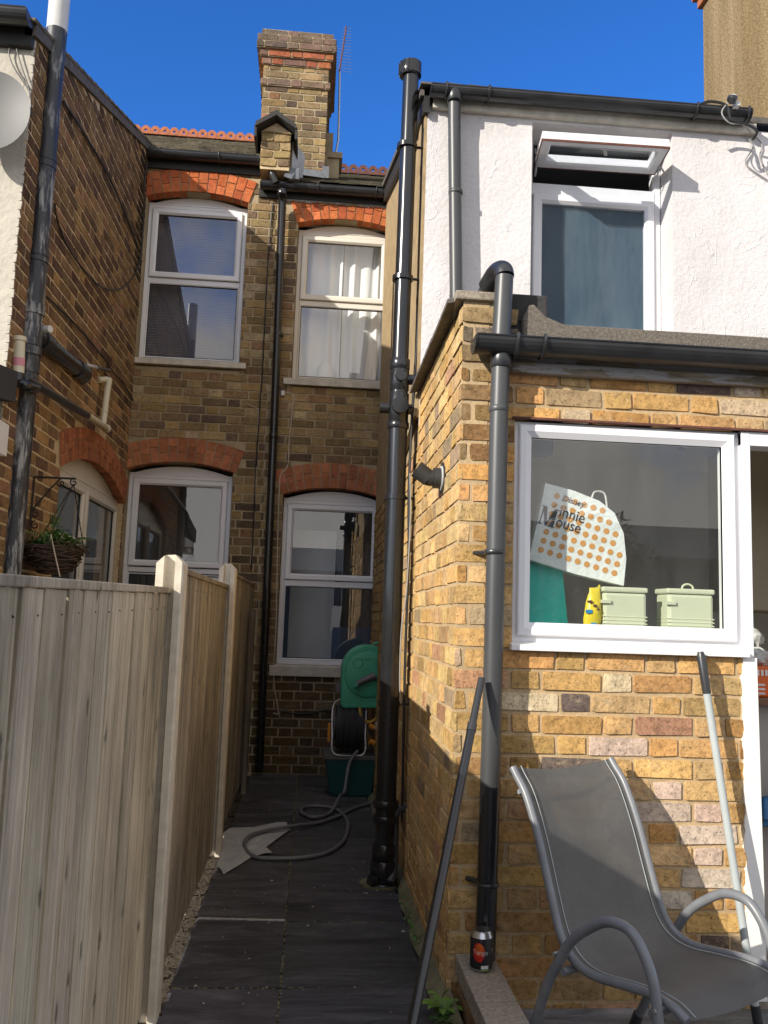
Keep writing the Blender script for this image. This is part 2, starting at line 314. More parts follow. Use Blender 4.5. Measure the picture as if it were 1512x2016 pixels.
class MB:
    def __init__(s): s.v = []; s.f = []; s.c = []; s.mi = []; s.mats = []
    def mat(s, m):
        if m not in s.mats: s.mats.append(m)
        return s.mats.index(m)
    def face(s, idx, m=0, c=(1, 1, 1)): s.f.append(idx); s.mi.append(m); s.c.append(c)
    def quad(s, p, m=0, c=(1, 1, 1)):
        b = len(s.v); s.v += [Vector(x) for x in p]; s.face(list(range(b, b+len(p))), m, c)
    def prism(s, base, off, m=0, c=(1, 1, 1)):
        """closed prism from polygon `base` (3d points) extruded by vector off"""
        b = len(s.v); n = len(base); off = Vector(off)
        s.v += [Vector(x) for x in base] + [Vector(x)+off for x in base]
        s.face(list(range(b, b+n))[::-1], m, c); s.face(list(range(b+n, b+2*n)), m, c)
        for i in range(n): j = (i+1) % n; s.face([b+i, b+j, b+n+j, b+n+i], m, c)
    def box(s, x0, x1, y0, y1, z0, z1, m=0, c=(1, 1, 1)):
        s.prism([(x0, y0, z0), (x1, y0, z0), (x1, y1, z0), (x0, y1, z0)], (0, 0, z1-z0), m, c)
    def tube(s, pts, r, seg=10, m=0, caps=True, c=(1, 1, 1)):
        pts = [Vector(p) for p in pts]; n = len(pts); R = r if hasattr(r, '__len__') else [r]*n
        b = len(s.v); up = None
        for i in range(n):
            t = (pts[min(i+1, n-1)] - pts[max(i-1, 0)])
            t = t.normalized() if t.length > 1e-9 else Vector((0, 0, 1))
            if up is None:
                up = t.orthogonal().normalized()
            up = (up - t*up.dot(t)); up = up.normalized() if up.length > 1e-6 else t.orthogonal().normalized()
            sd = t.cross(up)
            for k in range(seg):
                a = 2*math.pi*k/seg; s.v.append(pts[i] + (up*math.cos(a) + sd*math.sin(a))*R[i])
        for i in range(n-1):
            for k in range(seg):
                k2 = (k+1) % seg; s.face([b+i*seg+k, b+i*seg+k2, b+(i+1)*seg+k2, b+(i+1)*seg+k], m, c)
        if caps:
            s.face([b+k for k in range(seg)][::-1], m, c); s.face([b+(n-1)*seg+k for k in range(seg)], m, c)
    def cyl(s, a, b2, r, seg=20, m=0, c=(1, 1, 1)): s.tube([a, b2], r, seg, m, True, c)
    def build(s, name, parent=None, mat=None, smooth=False, root=None, bevel=0, **tags):
        if mat is not None: names = mat if isinstance(mat, (list, tuple)) else [mat]
        else: names = s.mats
        if parent is None:
            vs = s.v; zs = min(v.z for v in vs)
            loc = Vector((sum(v.x for v in vs)/len(vs), sum(v.y for v in vs)/len(vs), zs)); oloc = loc
        else:
            loc = Vector((0, 0, 0)); p = parent
            while p: loc += p.location; p = p.parent
            oloc = Vector((0, 0, 0))
        me = bpy.data.meshes.new(name); me.from_pydata([tuple(v-loc) for v in s.v], [], s.f)
        for mn in names: me.materials.append(MATS[mn])
        me.polygons.foreach_set('material_index', s.mi)
        ca = me.color_attributes.new('bcol', 'FLOAT_COLOR', 'CORNER')
        arr = []
        for p, c in zip(me.polygons, s.c): arr += [c[0], c[1], c[2], 1.0]*p.loop_total
        ca.data.foreach_set('color', arr)
        if smooth:
            me.polygons.foreach_set('use_smooth', [True]*len(me.polygons))
        me.update()
        o = bpy.data.objects.new(name, me); S.collection.objects.link(o); o.location = oloc
        bm = bmesh.new(); bm.from_mesh(me); bmesh.ops.recalc_face_normals(bm, faces=bm.faces); bm.to_mesh(me); bm.free()
        if smooth: me.set_sharp_from_angle(angle=rad(40))
        if parent is not None: o.parent = parent
        if bevel:
            bv = o.modifiers.new('bevel', 'BEVEL'); bv.width = bevel; bv.segments = 2; bv.limit_method = 'ANGLE'
        for k, v in tags.items(): o[k] = v
        return o
def empty(name, loc, label, cat, group=None):
    o = bpy.data.objects.new(name, None); S.collection.objects.link(o); o.location = loc; o.empty_display_size = 0.1
    o['label'] = label; o['category'] = cat
    if group: o['group'] = group
    return o
def smoothpath(pts, n=8, closed=False):
    pts = [Vector(p) for p in pts]; out = []
    for i in range(len(pts)-1):
        p0 = pts[max(i-1, 0)]; p1 = pts[i]; p2 = pts[i+1]; p3 = pts[min(i+2, len(pts)-1)]
        for k in range(n):
            t = k/n; out.append(0.5*((2*p1)+(p2-p0)*t+(2*p0-5*p1+4*p2-p3)*t*t+(3*p1-p0-3*p2+p3)*t**3))
    out.append(pts[-1]); return out
class Plane:
    def __init__(s, O, U, N): s.O, s.U, s.N = Vector(O), Vector(U), Vector(N)
    def __call__(s, u, v, n=0): return s.O + s.U*u + s.N*n + Vector((0, 0, v))
YF, YW, YB, XS, XL = 3.1, 4.37, 7.4, 0.52, -1.61
BACK = Plane((0, YB, 0), (1, 0, 0), (0, -1, 0)); FRONT = Plane((0, YF, 0), (1, 0, 0), (0, -1, 0))
WHITE = Plane((0, YW, 0), (1, 0, 0), (0, -1, 0)); SIDER = Plane((XS, 0, 0), (0, 1, 0), (-1, 0, 0)); SIDEL = Plane((XL, 0, 0), (0, 1, 0), (1, 0, 0))
def jit(a): return random.uniform(-a, a)

def pick(pal):
    r = random.random()*sum(p[0] for p in pal)
    for w, c in pal:
        r -= w
        if r <= 0: break
    k = random.uniform(0.82, 1.18)
    return (c[0]*k*random.uniform(.95, 1.05), c[1]*k, c[2]*k*random.uniform(.9, 1.1))
PAL_FRONT = [(8, (0.57, 0.35, 0.14)), (6, (0.59, 0.39, 0.18)), (3, (0.52, 0.29, 0.11)), (.8, (0.46, 0.26, 0.15)), (1.0, (0.38, 0.28, 0.17)), (1.0, (0.60, 0.47, 0.32)), (.3, (0.16, 0.12, 0.10))]
PAL_SIDE = [(7, (0.57, 0.36, 0.145)), (5, (0.59, 0.41, 0.19)), (2.5, (0.48, 0.31, 0.14)), (.6, (0.45, 0.25, 0.15)), (.6, (0.34, 0.245, 0.15))]
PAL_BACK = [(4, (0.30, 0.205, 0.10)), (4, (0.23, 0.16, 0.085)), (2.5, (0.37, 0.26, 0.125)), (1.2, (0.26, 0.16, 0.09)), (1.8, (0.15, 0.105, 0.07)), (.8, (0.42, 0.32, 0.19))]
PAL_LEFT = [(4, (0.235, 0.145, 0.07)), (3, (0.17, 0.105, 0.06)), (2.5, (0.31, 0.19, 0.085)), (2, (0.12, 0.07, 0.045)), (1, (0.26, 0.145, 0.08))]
PAL_CHIM = [(5, (0.28, 0.20, 0.10)), (3, (0.20, 0.14, 0.08)), (2.5, (0.33, 0.24, 0.12)), (.7, (0.28, 0.15, 0.085)), (1.8, (0.12, 0.085, 0.06))]
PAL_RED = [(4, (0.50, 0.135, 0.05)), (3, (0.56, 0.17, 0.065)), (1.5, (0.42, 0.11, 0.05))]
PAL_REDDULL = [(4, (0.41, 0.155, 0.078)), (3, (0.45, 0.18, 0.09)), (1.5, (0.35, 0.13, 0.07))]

def brick(mb, pl, u0, u1, v0, v1, c, proud=0.006, rough=0.0015, m=0):
    w = u1-u0; h = v1-v0
    if w < 0.012 or h < 0.012: return
    b = min(0.0025, w*.2, h*.2); k = min(0.002+rough*1.4, w*.25, h*.3)
    P = [(u0+k*random.uniform(.2, 1), v0), (u1-k*random.uniform(.2, 1), v0), (u1, v0+k*random.uniform(.2, 1)), (u1, v1-k*random.uniform(.2, 1)),
         (u1-k*random.uniform(.2, 1), v1), (u0+k*random.uniform(.2, 1), v1), (u0, v1-k*random.uniform(.2, 1)), (u0, v0+k*random.uniform(.2, 1))]
    P = [(a+jit(rough), q+jit(rough)) for a, q in P]
    cu_, cv_ = (u0+u1)/2, (v0+v1)/2
    tu, tv, pr = jit(0.002), jit(0.0015), proud+jit(proud*.35)
    base = len(mb.v)
    for a, q in P: mb.v.append(pl(a, q, -0.012))
    for a, q in P:
        s1 = (a-cu_)/max(w/2, 1e-4); s2 = (q-cv_)/max(h/2, 1e-4)
        mb.v.append(pl(a-b*max(-1, min(1, s1*1.3)), q-b*max(-1, min(1, s2*1.3)), pr+tu*s1+tv*s2))
    for i in range(8):
        j = (i+1) % 8; mb.face([base+i, base+j, base+8+j, base+8+i], m, c)
    mb.face([base+8+i for i in range(8)], m, c)

def brickwork(mb, pl, u0, u1, v0, v1, holes=(), pal=PAL_FRONT, top=None, skip=None, course=0.075, joint=0.0105, proud=0.004, rough=0.0015, vbase=0.0, ubase=0.0, m=0, tint=None):
    L, Hd = 0.215, 0.1025; per = L+Hd+2*joint
    k = math.floor((v0-vbase)/course)
    while vbase + k*course < v1:
        a0 = vbase+k*course+joint/2; a1 = a0+course-joint
        u = ubase + math.floor((u0-ubase)/per)*per - per + (0 if k % 2 else L/2+joint+Hd/2) + jit(0.012)
        n = 0
        while u < u1:
            wd = L if n % 2 == 0 else Hd
            b0, b1 = max(u, u0), min(u+wd, u1); c0, c1 = max(a0, v0), min(a1, v1); u += wd+joint; n += 1
            if b1-b0 < 0.012 or c1-c0 < 0.012: continue
            segs = [(b0, b1, c0, c1)]
            for (h0, h1, g0, g1) in holes:
                ns = []
                for (x0, x1, y0, y1) in segs:
                    if x1 <= h0 or x0 >= h1 or y1 <= g0 or y0 >= g1: ns.append((x0, x1, y0, y1)); continue
                    if y0 < g0-0.03: ns.append((x0, x1, y0, g0)); continue
                    if y1 > g1+0.03: ns.append((x0, x1, g1, y1)); continue
                    if x0 < h0: ns.append((x0, h0, y0, y1))
                    if x1 > h1: ns.append((h1, x1, y0, y1))
                segs = ns
            for (x0, x1, y0, y1) in segs:
                if top:
                    t = min(top(x0), top(x1))
                    if y0 > t-0.02: continue
                    y1 = min(y1, t)
                if skip and skip((x0+x1)/2, (y0+y1)/2): continue
                c = pick(pal)
                if tint: c = tint(c, (x0+x1)/2, (y0+y1)/2)
                brick(mb, pl, x0, x1, y0, y1, c, proud, rough, m)
        k += 1
def slab(mb, pl, u0, u1, v0, v1, holes=(), top=None, depth=0.2, m=0, n0=-0.003):
    us = sorted(set([u0, u1] + [x for h in holes for x in h[:2] if u0 < x < u1]))
    for a, b in zip(us, us[1:]):
        mid = (a+b)/2; hs = sorted([(h[2], h[3]) for h in holes if h[0] < mid < h[1]]); v = v0
        spans = []
        for (g0, g1) in hs:
            if g0 > v: spans.append((v, g0))
            v = max(v, g1)
        if v < v1: spans.append((v, None))
        for (s0, s1) in spans:
            ta = s1 if s1 is not None else (top(a) if top else v1); tb = s1 if s1 is not None else (top(b) if top else v1)
            mb.prism([pl(a, s0, n0), pl(b, s0, n0), pl(b, tb, n0), pl(a, ta, n0)], pl.N*-(depth), m)
def arch_geo(u0, u1, vs, rise):
    w = (u1-u0)/2; R = (w*w+rise*rise)/(2*rise); cx = (u0+u1)/2; cz = vs+rise-R; a = math.asin(w/R); return cx, cz, R, a
def arch(parent, pl, u0, u1, vs, rise, thick=0.2, pal=PAL_RED, depth=0.11, topcut=None, label=None):
    cx, cz, R, a = arch_geo(u0, u1, vs, rise)
    mb = MB(); n = max(6, round(2*a*(R+thick/2)/0.078)); P = lambda r, t, nn: pl(cx+r*math.sin(t), cz+r*math.cos(t), nn)
    def rad_(r, t):
        if topcut is None: return r
        return min(r, (topcut-cz)/math.cos(t))
    a2 = a*1.02
    steps = n
    for i in range(steps):          # mortar backing
        t0 = -a2+2*a2*i/steps; t1 = -a2+2*a2*(i+1)/steps
        mb.prism([P(R+0.001, t0, 0.002), P(R+0.001, t1, 0.002), P(rad_(R+thick, t1), t1, 0.002), P(rad_(R+thick, t0), t0, 0.002)], pl.N*-(depth-0.004), 1)
    for i in range(n):
        t0 = -a2+2*a2*i/n; t1 = -a2+2*a2*(i+1)/n; g = 0.0045/(R+thick/2)
        cut = thick*(0.62 if i % 2 else 0.38)
        for r0, r1 in ((0, cut-0.004), (cut+0.004, thick)):
            q0, q1 = R+r0-(0.001 if r0 == 0 else 0), R+r1
            ra, rb = rad_(q1, t0), rad_(q1, t1)
            if ra < q0+0.01 or rb < q0+0.01: continue
            c = pick(pal); pr = 0.011+jit(0.002)
            mb.prism([P(q0, t0+g+jit(g*.3), pr), P(q0, t1-g+jit(g*.3), pr), P(rb, t1-g, pr+jit(.001)), P(ra, t0+g, pr)], pl.N*-(depth+0.002), 0, c)
    o = mb.build('brick_arch', parent, ['red_brick', 'mortar_arch'])
    if label: o['label'] = label
    return lambda u, v: (math.hypot(u-cx, v-cz) < R+thick+0.015 and v > cz+R*math.cos(a)*0.98 - 0.02 and abs(math.atan2(u-cx, v-cz)) < a2*1.03 and math.hypot(u-cx, v-cz) > R-0.03)
def ring(mb, pl, u0, u1, v0, v1, prof, m=0):
    loops = []
    for d, n in prof:
        b = len(mb.v); mb.v += [pl(u0+d, v0+d, n), pl(u1-d, v0+d, n), pl(u1-d, v1-d, n), pl(u0+d, v1-d, n)]; loops.append(b)
    k = len(prof)
    for i in range(k):
        a, b = loops[i], loops[(i+1) % k]
        for j in range(4): j2 = (j+1) % 4; mb.face([a+j, a+j2, b+j2, b+j], m)
F_OUT = [(0, -.06), (0, .0), (.028, .0), (.040, -.012), (.040, -.06)]
F_SASH = [(0, -.03), (0, .014), (.006, .018), (.036, .018), (.052, .004), (.052, -.03)]
F_BEAD = [(0, -.03), (0, -.002), (.004, .0), (.016, -.010), (.016, -.03)]
def window(parent, pl, u0, u1, v0, v1, setback, cells, rise=0.0, glass='glass', mat='upvc', mull=(), fmat=None):
    """cells: (u0,u1,v0,v1,kind) in fractions of the inner frame"""
    q = Plane(pl.O - pl.N*setback, pl.U, pl.N); mb = MB(); fw = 0.042
    ring(mb, q, u0, u1, v0, v1, F_OUT)
    iu0, iu1, iv0, iv1 = u0+fw-.004, u1-fw+.004, v0+fw-.004, v1-fw+.004
    U = lambda f: iu0+(iu1-iu0)*f; V = lambda f: iv0+(iv1-iv0)*f
    for (kind, p, a, b, t) in mull:      # ('h', frac, a, b, thickness)
        if kind == 'h': c = V(p); mb.prism([q(U(a), c-t/2, -.055), q(U(b), c-t/2, -.055), q(U(b), c-t/2, -.002), q(U(a), c-t/2, -.002)], (0, 0, t))
        else: c = U(p); mb.prism([q(c-t/2, V(a), -.055), q(c+t/2, V(a), -.055), q(c+t/2, V(a), -.0025), q(c-t/2, V(a), -.0025)], (0, 0, V(b)-V(a)))
    if rise > 0:
        cx, cz, R, a = arch_geo(u0, u1, v1+0.002, rise); pts = [q(cx+R*math.sin(-a+2*a*i/16), cz+R*math.cos(-a+2*a*i/16), -.012) for i in range(17)]
        mb.prism(pts, q.N*-.04)
        mb.prism([q(u0, v1+.001, .004), q(u1, v1+.001, .004), q(u1, v1+.014, .004), q(u0, v1+.014, .004)], q.N*-.02)
    w = mb.build('window', parent, mat)
    for (a, b, c, d, kind) in cells:
        x0, x1, y0, y1 = U(a), U(b), V(c), V(d)
        if kind == 'sash':
            mb = MB(); ring(mb, q, x0, x1, y0, y1, F_SASH); mb.build('sash', w, mat); e = .052
        elif kind == 'fixed':
            mb = MB(); ring(mb, q, x0, x1, y0, y1, F_BEAD); mb.build('glazing_bead', w, mat); e = .016
        elif kind == 'open': continue
        mb = MB(); ring(mb, q, x0+e-.004, x1-e+.004, y0+e-.004, y1-e+.004, [(0, -.02), (0, -.006), (.006, -.006), (.006, -.02)]); mb.build('gasket', w, 'rubber_black')
        mb = MB(); mb.prism([q(x0+e-.002, y0+e-.002, -.016), q(x1-e+.002, y0+e-.002, -.016), q(x1-e+.002, y1-e+.002, -.016), q(x0+e-.002, y1-e+.002, -.016)], q.N*.0005)
        # single sheet of glass
        mb.f = mb.f[:1]; mb.c = mb.c[:1]; mb.mi = mb.mi[:1]; mb.v = mb.v[:4]
        mb.build('pane', w, glass)
    return w
def room(parent, x0, x1, y0, y1, z0, z1, mat, floor=None, open_front=True, name='room'):
    mb = MB(); i = mb.mat(mat); j = mb.mat(floor or mat)
    mb.quad([(x0, y1, z0), (x1, y1, z0), (x1, y1, z1), (x0, y1, z1)], i)
    mb.quad([(x0, y0, z0), (x0, y1, z0), (x0, y1, z1), (x0, y0, z1)], i)
    if not open_front: mb.quad([(x0, y0, z0), (x1, y0, z0), (x1, y0, z1), (x0, y0, z1)], i)
    else: mb.quad([(x1, y0, z0), (x1, y1, z0), (x1, y1, z1), (x1, y0, z1)], i)
    mb.quad([(x0, y0, z1), (x1, y0, z1), (x1, y1, z1), (x0, y1, z1)], i); mb.quad([(x0, y0, z0), (x1, y0, z0), (x1, y1, z0), (x0, y1, z0)], j)
    return mb.build(name, parent)
def box_obj(name, x0, x1, y0, y1, z0, z1, mat, parent=None, bevel=0, **t):
    mb = MB(); mb.box(x0, x1, y0, y1, z0, z1); return mb.build(name, parent, mat, bevel=bevel, **t)

# ================================================================== GROUND
mb = MB(); mb.quad([(-300, -300, -0.03), (300, -300, -0.03), (300, 300, -0.03), (-300, 300, -0.03)])
mb.build('ground', None, 'ground_concrete', kind='structure')
def paving(name, xs, ys, z, gap=0.006, tone=(0.8, 1.25), skew=0.003, depth=0.025):
    mb = MB()
    for i in range(len(ys)-1):
        for j in range(len(xs)-1):
            x0, x1, y0, y1 = xs[j]+gap/2, xs[j+1]-gap/2, ys[i]+gap/2, ys[i+1]-gap/2
            k = random.uniform(*tone); c = (k*random.uniform(.95, 1.12), k, k*random.uniform(.95, 1.06)); dz = jit(0.003)
            pts = []
            nx, ny = 7, 7
            for (ax, ay, bx, by) in ((x0, y0, x1, y0), (x1, y0, x1, y1), (x1, y1, x0, y1), (x0, y1, x0, y0)):
                for t in range(6): f = t/6; pts.append((ax+(bx-ax)*f+jit(skew*.6), ay+(by-ay)*f+jit(skew*.6), z-depth))
            mb.prism(pts, (jit(.001), jit(.001), depth+dz), 0, c)
    return mb.build(name, None, 'riven_slate', kind='structure')
rows = [-1.4, -0.75, -.1, .58, 1.25, 1.9, 2.57, 3.235, 3.90, 4.60, 5.32, 6.08, 6.74, 7.39]
paving('alley_paving', [-.435, -.05, .465], rows, 0.0)
paving('patio_paving', [.67, 1.25, 1.85, 2.45, 3.1], [-1.4, -.8, -.2, .4, 1.0, 1.6, 2.2, 2.75, 3.095], -0.012, tone=(2.2, 3.2))
mb = MB(); mb.box(-.05-.005, -.05+.005, 3.0, 7.3, -.03, -.009); mb.build('joint_grout', None, 'fascia_black', kind='structure')
mb = MB()
p0, p1 = at(390, 1809, Z=0), at(561, 1813, Z=0); n = 26
for i in range(n):
    a = p0.lerp(p1, i/n); b = p0.lerp(p1, (i+1)/n); w = .006+random.random()*.006
    mb.prism([(a.x, a.y-w, .0008), (b.x, b.y-w*random.uniform(.7, 1.2), .0008), (b.x, b.y+w*.6, .0008), (a.x, a.y+w*.6, .0008)], (0, 0, .0042))
mb.build('mortar_joint', None, 'litter', kind='structure')
# soil strip along the fence
mb = MB(); N = 120
for i in range(N):
    y0 = -1+i*8.3/N; y1 = y0+8.3/N
    mb.quad([(-.56, y0, -.004), (-.433+jit(.006), y0, -.004+jit(.006)), (-.433+jit(.006), y1, -.004+jit(.006)), (-.56, y1, -.004)])
mb.build('soil_strip', None, 'soil', kind='structure')
mb = MB()
for i in range(230):
    y = random.uniform(2.6, 7.2); x = random.uniform(-.52, -.425); r = random.uniform(.002, .009)
    mb.prism([(x+r*math.cos(a)*random.uniform(.6, 1.2), y+r*math.sin(a)*random.uniform(.6, 1.2), -.003) for a in (0, 1.2, 2.5, 3.8, 5)], (jit(.002), jit(.002), r*1.1))
mb.build('gravel', None, 'soil', kind='stuff', label='loose gravel and mortar crumbs along the foot of the fence', category='gravel')
mb = MB()
for y in rows[4:-1]:
    for k in range(46):
        x = random.uniform(-.43, .46); r = random.uniform(.0015, .005); mb.prism([(x+r*math.cos(a)*1.8, y+jit(.004)+r*math.sin(a), -.004) for a in (0, 1.3, 2.6, 4, 5.1)], (0, 0, .0045+random.random()*.002))
for k in range(420):
    y = random.uniform(1.9, 7.3); r = random.uniform(.0015, .005); mb.prism([(-.05+jit(.005)+r*math.cos(a), y+r*math.sin(a)*1.8, -.004) for a in (0, 1.3, 2.6, 4, 5.1)], (0, 0, .0045+random.random()*.002))
mb.build('joint_moss', None, 'moss_concrete', kind='stuff', label='dull moss and grit in the joints between the dark slabs', category='moss')
# mossy fillet along the right wall
mb = MB(); N = 60
for i in range(N):
    y0 = 1.8+i*5.5/N; y1 = y0+5.5/N; w0 = .048+.008*math.sin(i*1.3); w1 = .048+.008*math.sin((i+1)*1.3)
    mb.quad([(XS-w0, y0, .001), (XS+.01, y0, .055), (XS+.01, y1, .055), (XS-w1, y1, .001)])
mb.build('wall_foot_fillet', None, 'moss_concrete', smooth=True, kind='structure')
mb = MB(); mb.box(-6, -.6, 2, 7.39, -.02, -.005); mb.build('neighbour_yard', None, 'ground_concrete', kind='structure')

# ================================================================== HOUSES (rear range)
NH = empty('terraced_house', (-1.2, YB, 0), 'brick terraced house left of the thin black downpipe, with its rear wing', 'house')
OH = empty('terraced_house', (0.1, YB, 0), 'brick terraced house between the thin downpipe and the white extension', 'house')
PX = -.46
# windows on the back wall
SB = .11
W1 = (-1.60, -.728, 3.475, 4.923, .085); W3 = (-1.605, -.728, .893, 2.47, .08)
W2 = (-.257, .515+.075, 3.365, 4.76, .08); W4 = (-.275, .592, .893, 2.306, .085)
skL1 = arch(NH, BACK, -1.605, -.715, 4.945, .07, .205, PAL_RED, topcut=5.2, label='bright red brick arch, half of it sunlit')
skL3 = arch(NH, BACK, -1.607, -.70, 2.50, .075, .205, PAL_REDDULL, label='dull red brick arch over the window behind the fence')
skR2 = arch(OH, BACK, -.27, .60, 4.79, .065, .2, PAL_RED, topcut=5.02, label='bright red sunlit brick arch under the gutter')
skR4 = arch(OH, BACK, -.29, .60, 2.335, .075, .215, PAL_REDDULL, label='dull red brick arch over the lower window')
hL = [(-1.605, -.715, 3.40, 5.01), (-1.607, -.715, .83, 2.57)]; hR = [(-.262, .6, 3.29, 4.85), (-.28, .6, .81, 2.41)]
skip = lambda u, v: skL1(u, v) or skL3(u, v) or skR2(u, v) or skR4(u, v)
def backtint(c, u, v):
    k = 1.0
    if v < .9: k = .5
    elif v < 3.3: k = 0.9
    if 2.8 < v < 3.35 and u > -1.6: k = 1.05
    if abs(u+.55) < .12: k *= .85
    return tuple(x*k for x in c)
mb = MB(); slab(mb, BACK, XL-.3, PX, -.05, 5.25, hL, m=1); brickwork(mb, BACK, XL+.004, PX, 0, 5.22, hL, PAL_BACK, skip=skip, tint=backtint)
mb.build('wall', NH, ['old_brick', 'mortar_dark'])
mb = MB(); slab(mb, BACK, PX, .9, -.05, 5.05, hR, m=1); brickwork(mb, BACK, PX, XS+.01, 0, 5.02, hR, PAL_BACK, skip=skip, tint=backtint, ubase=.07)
mb.build('wall', OH, ['old_brick', 'mortar_dark'])
WA = window(NH, BACK, W1[0], W1[1], W1[2], W1[3], SB, [(0, 1, .535, 1, 'sash'), (0, 1, 0, .50, 'fixed')], W1[4], mull=[('h', .515, 0, 1, .04)])
WB = window(OH, BACK, W2[0], W2[1], W2[2], W2[3], SB, [(0, 1, .545, 1, 'sash'), (0, 1, 0, .51, 'fixed')], W2[4], mat='upvc_cream', mull=[('h', .525, 0, 1, .04)])
WC = window(NH, BACK, W3[0], W3[1], W3[2], W3[3], SB, [(0, 1, .50, 1, 'sash'), (0, 1, 0, .46, 'fixed')], W3[4], mull=[('h', .48, 0, 1, .04)])
WD = window(OH, BACK, W4[0], W4[1], W4[2], W4[3], SB, [(0, 1, .51, 1, 'sash'), (0, 1, 0, .475, 'fixed')], W4[4], mull=[('h', .49, 0, 1, .04)])
def sill(parent, u0, u1, v0, v1, mat='sill_stone', pl=BACK, out=.035, back=.13):
    mb = MB(); a = [pl(u0, v0, out), pl(u0, v1-.008, out), pl(u0, v1, -.02), pl(u0, v1, -back), pl(u0, v0, -back)]
    mb.prism(a, pl.U*(u1-u0)); return mb.build('sill', parent, mat, bevel=.003)
sill(WA, XL+.005, -.655, 3.415, 3.473); sill(WB, -.325, XS+.0, 3.30, 3.362); sill(WC, XL+.005, -.655, .83, .89); sill(WD, -.325, XS-.005, .80, .89)
# interiors
def blind(parent, u0, u1, v0, v1, y):
    mb = MB(); n = int((v1-v0)/.025)
    for i in range(n):
        z = v0+i*.025; mb.quad([(u0, y, z), (u1, y, z), (u1, y+.006, z+.0235), (u0, y+.006, z+.0235)])
    return mb.build('blind', parent, 'blind')
blind(NH, -1.58, -.74, 3.5, 4.95, 7.62)
room(NH, -1.6, -.72, 7.53, 8.6, .6, 2.6, 'interior_dim'); room(NH, -1.6, -.72, 7.53, 8.2, 3.3, 5.1, 'interior_dim')
room(OH, -.45, 1.4, 7.53, 9.8, .1, 2.6, 'interior_dim'); room(OH, -.45, .8, 7.53, 9.5, 3.0, 5.0, 'interior_dim')
def curtain(name, u0, u1, v0, v1, y, folds, label, amp=.035, lean=0.0):
    mb = MB(); n = 90; R = 10
    for j in range(R+1):
        v = v0+(v1-v0)*j/R
        for i in range(n+1):
            t = i/n; u = u0+(u1-u0)*t + lean*(1-j/R)*(t-.5)*2
            mb.v.append(Vector((u, y + amp*math.sin(t*folds*6.28+.6*math.sin(j*.3)+t*t*7)*(0.6+.4*math.sin(t*9)), v)))
    for j in range(R):
        for i in range(n): a = j*(n+1)+i; mb.face([a, a+1, a+n+2, a+n+1])
    return mb.build(name, None, 'curtain_cloth', smooth=True, label=label, category='curtain', group='pale curtains in the upper window')
curtain('curtain', -.25, .16, 3.36, 4.75, 7.68, 1.6, 'pale curtain filling the left half of the upper window beside the stack pipe')
curtain('curtain', .17, .58, 3.36, 4.75, 7.69, 2.6, 'pale curtain with tight folds in the right half of the upper window', .03)
# lamp-shade like bundle on the sill, seen through the upper window
mb = MB(); c = at(640, 745, Y=7.60)
for k in range(9):
    z = c.z-.03+k*.02; r = .085*math.sqrt(max(.02, 1-(k/9.0)**2))
    mb.tube([(c.x, 7.61, z), (c.x, 7.61, z+.02)], r, 18)
mb.build('bundle', None, 'curtain_cloth', smooth=True, label='rounded pale cloth bundle on the inner sill of the curtained window', category='bundle')
# things inside lower window: door leaf, dark boxes
box_obj('interior_door', -.20, .21, 8.05, 8.10, .1, 2.1, 'interior_wall', None, .004, label='pale interior door seen through the lower window behind the hose reel', category='door')
a = at(655, 1230, Y=7.75); b = at(742, 1290, Y=7.75)
box_obj('storage_tub', a.x, b.x, 7.66, 7.95, b.z-.1, a.z-.02, 'navy', None, .01, label='dark blue tub stacked behind the lower window', category='tub')
a = at(652, 1193, Y=7.72); b = at(668, 1243, Y=7.72)
mb = MB(); mb.prism([(a.x, 7.72, b.z), (b.x-.005, 7.72, b.z), (b.x+.015, 7.73, a.z), (a.x+.012, 7.73, a.z+.005)], (0, .03, 0)); mb.build('paper_bag', None, 'white_print', label='white paper bag standing on the dark tub inside the lower window', category='bag')
# hanging clothes / dark shapes
mb = MB(); mb.box(.22, .60, 8.0, 8.3, .1, 2.0); mb.build('wardrobe', None, 'interior_dark', label='dark wardrobe deep inside the room behind the lower window', category='wardrobe')

# fascia, roof, ridge
def roofslope(parent, x0, x1, y0, z0, y1, z1, name='roof', tile=.165, gauge=.19, mat='roof_tiles', tone=(.75, 1.2)):
    mb = MB(); L = math.hypot(y1-y0, z1-z0); dy, dz = (y1-y0)/L, (z1-z0)/L; r = int(L/gauge)+1
    mb.quad([(x0, y0, z0-.03), (x1, y0, z0-.03), (x1, y1, z1-.03), (x0, y1, z1-.03)], 0, (.5, .5, .5))
    for k in range(r):
        d0 = k*gauge; d1 = min(d0+gauge*1.25, L); x = x0-random.random()*tile
        while x < x1:
            a, b = max(x, x0), min(x+tile-.004, x1); x += tile
            if b-a < .02: continue
            t = random.uniform(*tone); c = (t, t*random.uniform(.95, 1.02), t*random.uniform(.85, 1)); h = .022+jit(.006); e = jit(.006)
            P = lambda X, d, up: (X, y0+dy*d-dz*up, z0+dz*d+dy*up)
            mb.prism([P(a, d0+e, h-.014), P(b, d0+e+jit(.003), h-.014), P(b, d1, -.006), P(a, d1, -.006)], (0, -dz*.014, dy*.014), 0, c)
    return mb.build(name, parent, mat)
